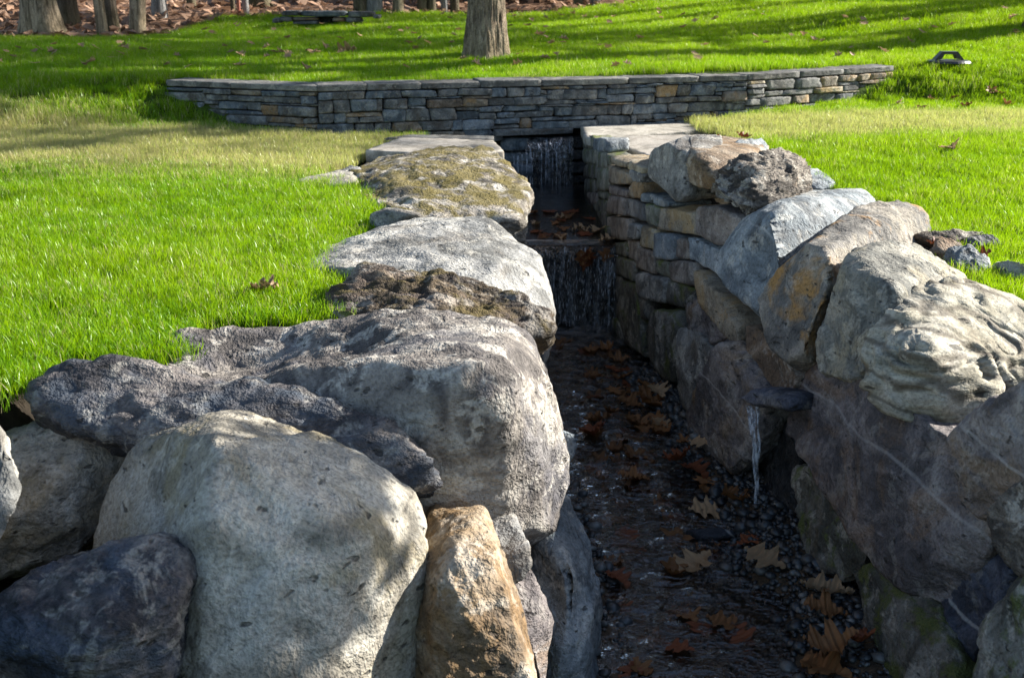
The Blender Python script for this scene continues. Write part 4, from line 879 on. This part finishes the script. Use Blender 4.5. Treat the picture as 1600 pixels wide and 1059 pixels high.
for i,(px,py,w,lab,mat,ln,fl) in enumerate([
 (64,61,46,'thick leaning mossy tree with flared roots at the left edge of the wood','bark',(-.03,0),.55),
 (104,43,30,'dark tree just behind the thick mossy one','barkdark',(0,0),.25),
 (159,59,16,'slim grey-brown trunk nearest the lawn beside the dark pair','bark',(0,0),.08),
 (178,51,19,'dark trunk close behind the slim one','barkdark',(.0,0),.1),
 (217,56,23,'brown tree leaning to the right at the corner of the litter','bark',(.10,0),.15),
 (252,28,22,'smooth grey tree beside the grassy mound','barkgrey',(0,0),.1),
 (299,13,13,'small dark trunk far behind the grassy mound','barkdark',(0,0),.15),
 (362,22,7,'thin dark sapling next to the red stake','barkdark',(0,0),.0),
 (382,24,10,'thin grey trunk just right of the red stake','barkgrey',(0,0),.05),
 (405,12,20,'dark trunk with spreading roots far in the wood','barkdark',(0,0),.7),
 (566,24,20,'dark trunk touching the grey one beyond the stone outlet','barkdark',(0,0),.15),
 (587,24,23,'grey trunk touching the dark one beyond the stone outlet','barkgrey',(0,0),.2),
 (623,24,16,'narrow two-toned trunk left of the close group','bark',(0,0),.1),
 (658,22,14,'leftmost dark trunk of the close group beyond the lawn','barkdark',(0,0),.1),
 (672,22,13,'second trunk of the close group beyond the lawn','barkdark',(0,0),.1),
 (693,21,10,'thin grey trunk between the close group and the single tree','barkgrey',(0,0),.1),
 (712,21,13,'dark trunk just left of the single lawn tree','barkdark',(0,0),.1),
 (905,10,13,'dark trunk in front of the red shed','barkdark',(0,0),.1),
 (932,8,14,'grey trunk at the right end of the red shed','barkgrey',(0,0),.1)]):
    tpx(px,py,w,lab,mat=mat,lean=ln,flare=fl,k=i,group=GW,detail=20 if w<30 else 40,h=16+2*(i%3))
p = hit(1640,48); tree(p[0]-.02,p[1],.46,'dark tree trunk cut off by the right edge of the lawn','barkdark',k=2,h=12)
for k,(x,y,d) in enumerate([(8.6,16.6,.4),(10.,18.9,.45),(13,20.6,.5),(12.,23.,.45),(17,20.0,.5),(19,23.5,.5),(15.5,26.,.5)]):
    tree(x,y,d,'tall tree standing out of view on the slope to the right','barkdark','trees on the slope to the right',12+k%3,k=k,flare=.3,detail=14)
# unseen tree added out of frame to darken the lower left rocks
def added_shade_tree(x, y):
    rs = np.random.default_rng(77); z0 = gh(x,y); t = thing('added_shade_tree',(x,y,z0-.05),'unseen leafy tree added on the right lawn to shade the lower left rocks','tree')
    V,F = tube([(0,0,0),(.03,.02,.9),(0,.05,1.8),(.04,.03,3.1)],[.05,.042,.034,.008],12); link('trunk',np_mesh('trunk',V,F,M['barkgrey']),t)
    parts=[]; C=[]
    for k in range(26):
        a=rs.uniform(0,6.28); z=rs.uniform(1.75,3.0); L=rs.uniform(.35,.78)*(1-.35*abs(z-2.4)); d=np.array([math.cos(a),math.sin(a),rs.uniform(.0,.5)]); p0=np.array([.02,.04,z]); parts.append(tube([p0,p0+d*L*.5,p0+d*L+[0,0,.05]],[.012,.008,.003],5)); C += [p0+d*L*u for u in (.45,.7,.9,1.05)]
    V,F = join(parts); b=len(V); LV=[];LF=[]
    for c in C:
        for _ in range(34):
            q=c+rs.normal(size=3)*.13; u=rs.normal(size=3)*.05; w=rs.normal(size=3)*.035; i=b+len(LV); LV+=[q-u,q+w,q+u,q-w]; LF.append((i,i+1,i+2,i+3))
    me=np_mesh('crown',np.vstack([V,LV]),np.vstack([F,LF]),M['barkgrey']); me.materials.append(M['leaf']); mi=np.zeros(len(F)+len(LF),np.int32); mi[len(F):]=1; me.polygons.foreach_set('material_index',mi); link('crown',me,t)
added_shade_tree(3.8,4.42)
# rusty stake
p = hit(374,26); s = thing('stake',tuple(p),'thin rust red stake at the edge of the wood','stake')
V,F = tube([(0,0,-.1),(0,0,.8),(0,0,1.6)],[.03,.03,.028],8); link('post',np_mesh('post',V,F,simple('rusty red',(.30,.09,.05))),s)
V,F = tube([(0,0,1.6),(0,0,1.63),(0,0,1.65)],[.028,.02,.002],8); link('tip',np_mesh('tip',V,F,simple('rusty tip',(.25,.08,.05))),s)
# red shed
p = hit(870,16); sx,sy = p[0],p[1]+2.; zz = gh(sx,sy)-.3; shed = thing('shed',(sx,sy,zz),'dark red board shed half hidden behind the lawn rise','shed')
def boxm(name,x0,x1,y0,y1,z0,z1,mat,parent):
    V=[(x,y,z) for z in (z0,z1) for x,y in ((x0,y0),(x1,y0),(x1,y1),(x0,y1))]
    return link(name,np_mesh(name,V,[(3,2,1,0),(4,5,6,7),(0,1,5,4),(1,2,6,5),(2,3,7,6),(3,0,4,7)],mat,False),parent)
redm = simple('red stained boards',(.10,.025,.018),.8); darkm = simple('dark roof',(.04,.035,.035),.9)
boxm('wall',-1.7,1.7,.03,2.4,0,2.2,redm,shed)
for k in range(17): boxm('board',-1.7+k*.2+.008,-1.7+(k+1)*.2-.008,0,.028,.02,2.2,redm,shed)
link('roof',np_mesh('roof',[(-1.9,-.25,2.15),(1.9,-.25,2.15),(1.9,1.2,3.0),(-1.9,1.2,3.0),(1.9,2.65,2.15),(-1.9,2.65,2.15),(-1.9,-.25,2.2),(1.9,-.25,2.2),(1.9,1.2,3.06),(-1.9,1.2,3.06),(1.9,2.65,2.2),(-1.9,2.65,2.2)],[(0,1,2,3),(3,2,4,5),(6,7,8,9),(9,8,10,11),(0,1,7,6),(5,4,10,11)],darkm,False),shed)
# stone outlet in the grass
p = hit(512,46); ox,oy,oz = p; oz += .10; out_ = thing('stone_outlet',(ox,oy,oz-.05),'small stone outlet with a blue slab over a dark opening in the lawn','stone outlet')
sc_ = (oy*math.cos(PITCH))/FPX
def op(x0,x1,y0,y1,mat,d0=0.,nm='stone'):
    a,b,c,d = (x0-512)*sc_,(x1-512)*sc_,(46-y1)*sc_+.05,(46-y0)*sc_+.05
    stone(nm,[(ox+x,oy+y,oz-.05+z) for x in (a,b) for y in (d0,d0+.35) for z in (c,d)],M[mat],out_,sub=3,p=22,chips=3,amp=.008,seed=seed(),ploc=out_.location)
op(470,542,28,37,'wallb',-.05,'lintel_slab'); op(440,469,28,36,'wallg'); op(543,586,29,38,'wallg'); op(436,456,37,45,'wallg'); op(456,496,38,43,'wallt'); op(456,496,43,49,'wallg'); op(519,540,38,45,'wallt'); op(540,566,38,46,'wallg'); op(424,437,39,47,'wallg'); op(584,595,34,40,'wallg')
op(488,526,36,48,'wet',.2,'opening')  # black block painted as the shade inside the outlet
# grassy mound beside it keeps to the lawn; black cover with a loop handle
p = hit(1480,104); cv = thing('ground_cover',(p[0],p[1],p[2]-.01),'low black cover with an arched loop handle on the right lawn','cover')
blk = simple('black plastic',(.02,.02,.024),.45,0,.5)
bm = bmesh.new(); prof=[(.0,.035),(.20,.032),(.245,.022),(.26,.0)]; ring=[]
for r,z in prof: ring.append([bm.verts.new((r*math.cos(a)*1.0,r*math.sin(a)*.75,z+.05)) for a in np.linspace(0,2*math.pi,33)[:-1]] if r else [bm.verts.new((0,0,z+.05))])
for k in range(32): bm.faces.new((ring[0][0],ring[1][k],ring[1][(k+1)%32]))
for i in (1,2):
    for k in range(32): bm.faces.new((ring[i][k],ring[i+1][k],ring[i+1][(k+1)%32],ring[i][(k+1)%32]))
me = bpy.data.meshes.new('lid'); bm.to_mesh(me); bm.free(); me.materials.append(blk); link('lid',me,cv)
o_=[(-.17,.08),(-.085,.175),(.085,.175),(.17,.08)]; i_=[(-.085,.095),(-.06,.145),(.06,.145),(.085,.095)]
V=[(x,y,z) for y in (-.05,.05) for x,z in o_+i_]; F=[]
for s in (0,8): F += [(s,s+1,s+5,s+4),(s+1,s+2,s+6,s+5),(s+2,s+3,s+7,s+6)]
F += [(0,8,9,1),(1,9,10,2),(2,10,11,3),(4,5,13,12),(5,6,14,13),(6,7,15,14),(0,4,12,8),(3,11,15,7)]
link('handle',np_mesh('handle',V,F,blk,False),cv)

# ------------------------------------------------------------------ grass
def clump(name, rs, nb, rad, hgt, wid):
    V=[];F=[];H=[];B=[]
    for _ in range(nb):
        r=rad*math.sqrt(rs.random()); a=rs.uniform(0,6.28); x,y=r*math.cos(a),r*math.sin(a); h=hgt*rs.uniform(.55,1.1); b=rs.uniform(0,6.28); ln=rs.uniform(.1,.6)*h; w=wid*rs.uniform(.7,1.2); f=rs.uniform(0,3.14); ux,uy=math.cos(f)*w/2,math.sin(f)*w/2; bt=rs.random(); o=len(V)
        for t,ww in ((0,1),(.45,.85),(.8,.5)):
            cx,cy=x+math.cos(b)*ln*t*t,y+math.sin(b)*ln*t*t; V+=[(cx-ux*ww,cy-uy*ww,h*t),(cx+ux*ww,cy+uy*ww,h*t)]; H+=[t,t]; B+=[bt,bt]
        V.append((x+math.cos(b)*ln,y+math.sin(b)*ln,h*.98)); H.append(1); B.append(bt)
        F+=[(o,o+1,o+3,o+2),(o+2,o+3,o+5,o+4),(o+4,o+5,o+6)]
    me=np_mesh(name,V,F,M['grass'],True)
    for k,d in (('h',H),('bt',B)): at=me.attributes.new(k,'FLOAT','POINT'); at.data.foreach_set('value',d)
    return bpy.data.objects.new(name,me)
cc = bpy.data.collections.new('grass_clumps'); rg=np.random.default_rng(9)
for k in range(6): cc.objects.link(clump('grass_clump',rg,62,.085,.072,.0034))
def grass_points():
    out=[]
    for (y0,y1,den,s) in ((1.2,8,420,1.),(8,12.2,300,1.05),(12.2,16,190,1.15),(16,30,70,1.5)):
        A=(y1-y0)*(y1*.56*2+2); n=int(A*den); x=rg.uniform(-y1*.56-1,y1*.56+1,n); y=rg.uniform(y0,y1,n)
        ok=(np.abs(x)<y*.54+1.0)&(y<wood_y(x)-.05+rg.normal(size=n)*.08)
        ins=in_poly(x,y,RP); dd=poly_dist(x,y,RP); ok&=~(ins&(dd>.10+.05*rg.random(n)))
        yw=wall_y(x); onw=(x>WA[0]-.05)&(x<WD[0]+.0)&(y>yw-.06)&(y<yw+.36); ok&=~onw
        x,y=x[ok],y[ok]; out.append(np.stack([x,y,height(x,y)-.005,np.full(len(x),s)],1))
    return np.vstack(out)
GP=grass_points(); n_=len(GP)
patch=fbm(np.stack([GP[:,0]*.8,GP[:,1]*.8,0*GP[:,0]],1),3); pat2=fbm(np.stack([GP[:,0]*3,GP[:,1]*3,0*GP[:,0]+7],1),2)
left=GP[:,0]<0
halo_band=np.where(left, sstep(7.6,9.3,GP[:,1])*sstep(11.2,10.2,GP[:,1])*.75, sstep(9.6,10.6,GP[:,1])*sstep(12.,11.3,GP[:,1])*.9)  # pale tan halo across the lawn, put into the blade colour
halo_band=halo_band*np.where(left,sstep(WA[0]-4.5,-3.5,GP[:,0])*.5+.5,1)
dry_halo=np.clip(halo_band*(1.3+.6*patch)+.07+.09*pat2+.05*patch,0,.92); tonev=np.clip(.32+.6*patch+.4*pat2+.16*rg.normal(size=n_),0,1)
tonev=np.clip(tonev+.25*sstep(12.5,14,GP[:,1])*(GP[:,0]>0),0,1)
gme=bpy.data.meshes.new('grass'); gme.vertices.add(n_); gme.vertices.foreach_set('co',GP[:,:3].ravel())
def fat(nm,typ,d): a=gme.attributes.new(nm,typ,'POINT'); a.data.foreach_set('vector' if typ=='FLOAT_VECTOR' else 'value',np.asarray(d,np.float32).ravel())
fat('rot','FLOAT_VECTOR',np.stack([rg.normal(size=n_)*.1,rg.normal(size=n_)*.1,rg.uniform(0,6.28,n_)],1))
sz=GP[:,3]*rg.uniform(.75,1.25,n_)*(1+.25*np.clip(pat2,-1,1)); hz=sz*(1+.2*patch); fat('scl','FLOAT_VECTOR',np.stack([sz,sz,np.minimum(hz,1.4)],1)); fat('dry','FLOAT',dry_halo); fat('tone','FLOAT',tonev)
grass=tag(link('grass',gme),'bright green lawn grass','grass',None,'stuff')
gt=bpy.data.node_groups.new('grass_scatter','GeometryNodeTree')
gt.interface.new_socket('Geometry',in_out='INPUT',socket_type='NodeSocketGeometry'); gt.interface.new_socket('Geometry',in_out='OUTPUT',socket_type='NodeSocketGeometry')
gi=gt.nodes.new('NodeGroupInput'); go=gt.nodes.new('NodeGroupOutput'); ip=gt.nodes.new('GeometryNodeInstanceOnPoints'); ci=gt.nodes.new('GeometryNodeCollectionInfo')
ci.inputs['Collection'].default_value=cc; ci.inputs['Separate Children'].default_value=True; ci.inputs['Reset Children'].default_value=True
ar=gt.nodes.new('GeometryNodeInputNamedAttribute'); ar.data_type='FLOAT_VECTOR'; ar.inputs[0].default_value='rot'
as_=gt.nodes.new('GeometryNodeInputNamedAttribute'); as_.data_type='FLOAT_VECTOR'; as_.inputs[0].default_value='scl'
er=gt.nodes.new('FunctionNodeEulerToRotation'); L_=gt.links.new
L_(gi.outputs[0],ip.inputs['Points']); L_(ci.outputs[0],ip.inputs['Instance']); ip.inputs['Pick Instance'].default_value=True
L_(ar.outputs['Attribute'],er.inputs[0]); L_(er.outputs[0],ip.inputs['Rotation']); L_(as_.outputs['Attribute'],ip.inputs['Scale']); L_(ip.outputs[0],go.inputs[0])
md=grass.modifiers.new('scatter','NODES'); md.node_group=gt
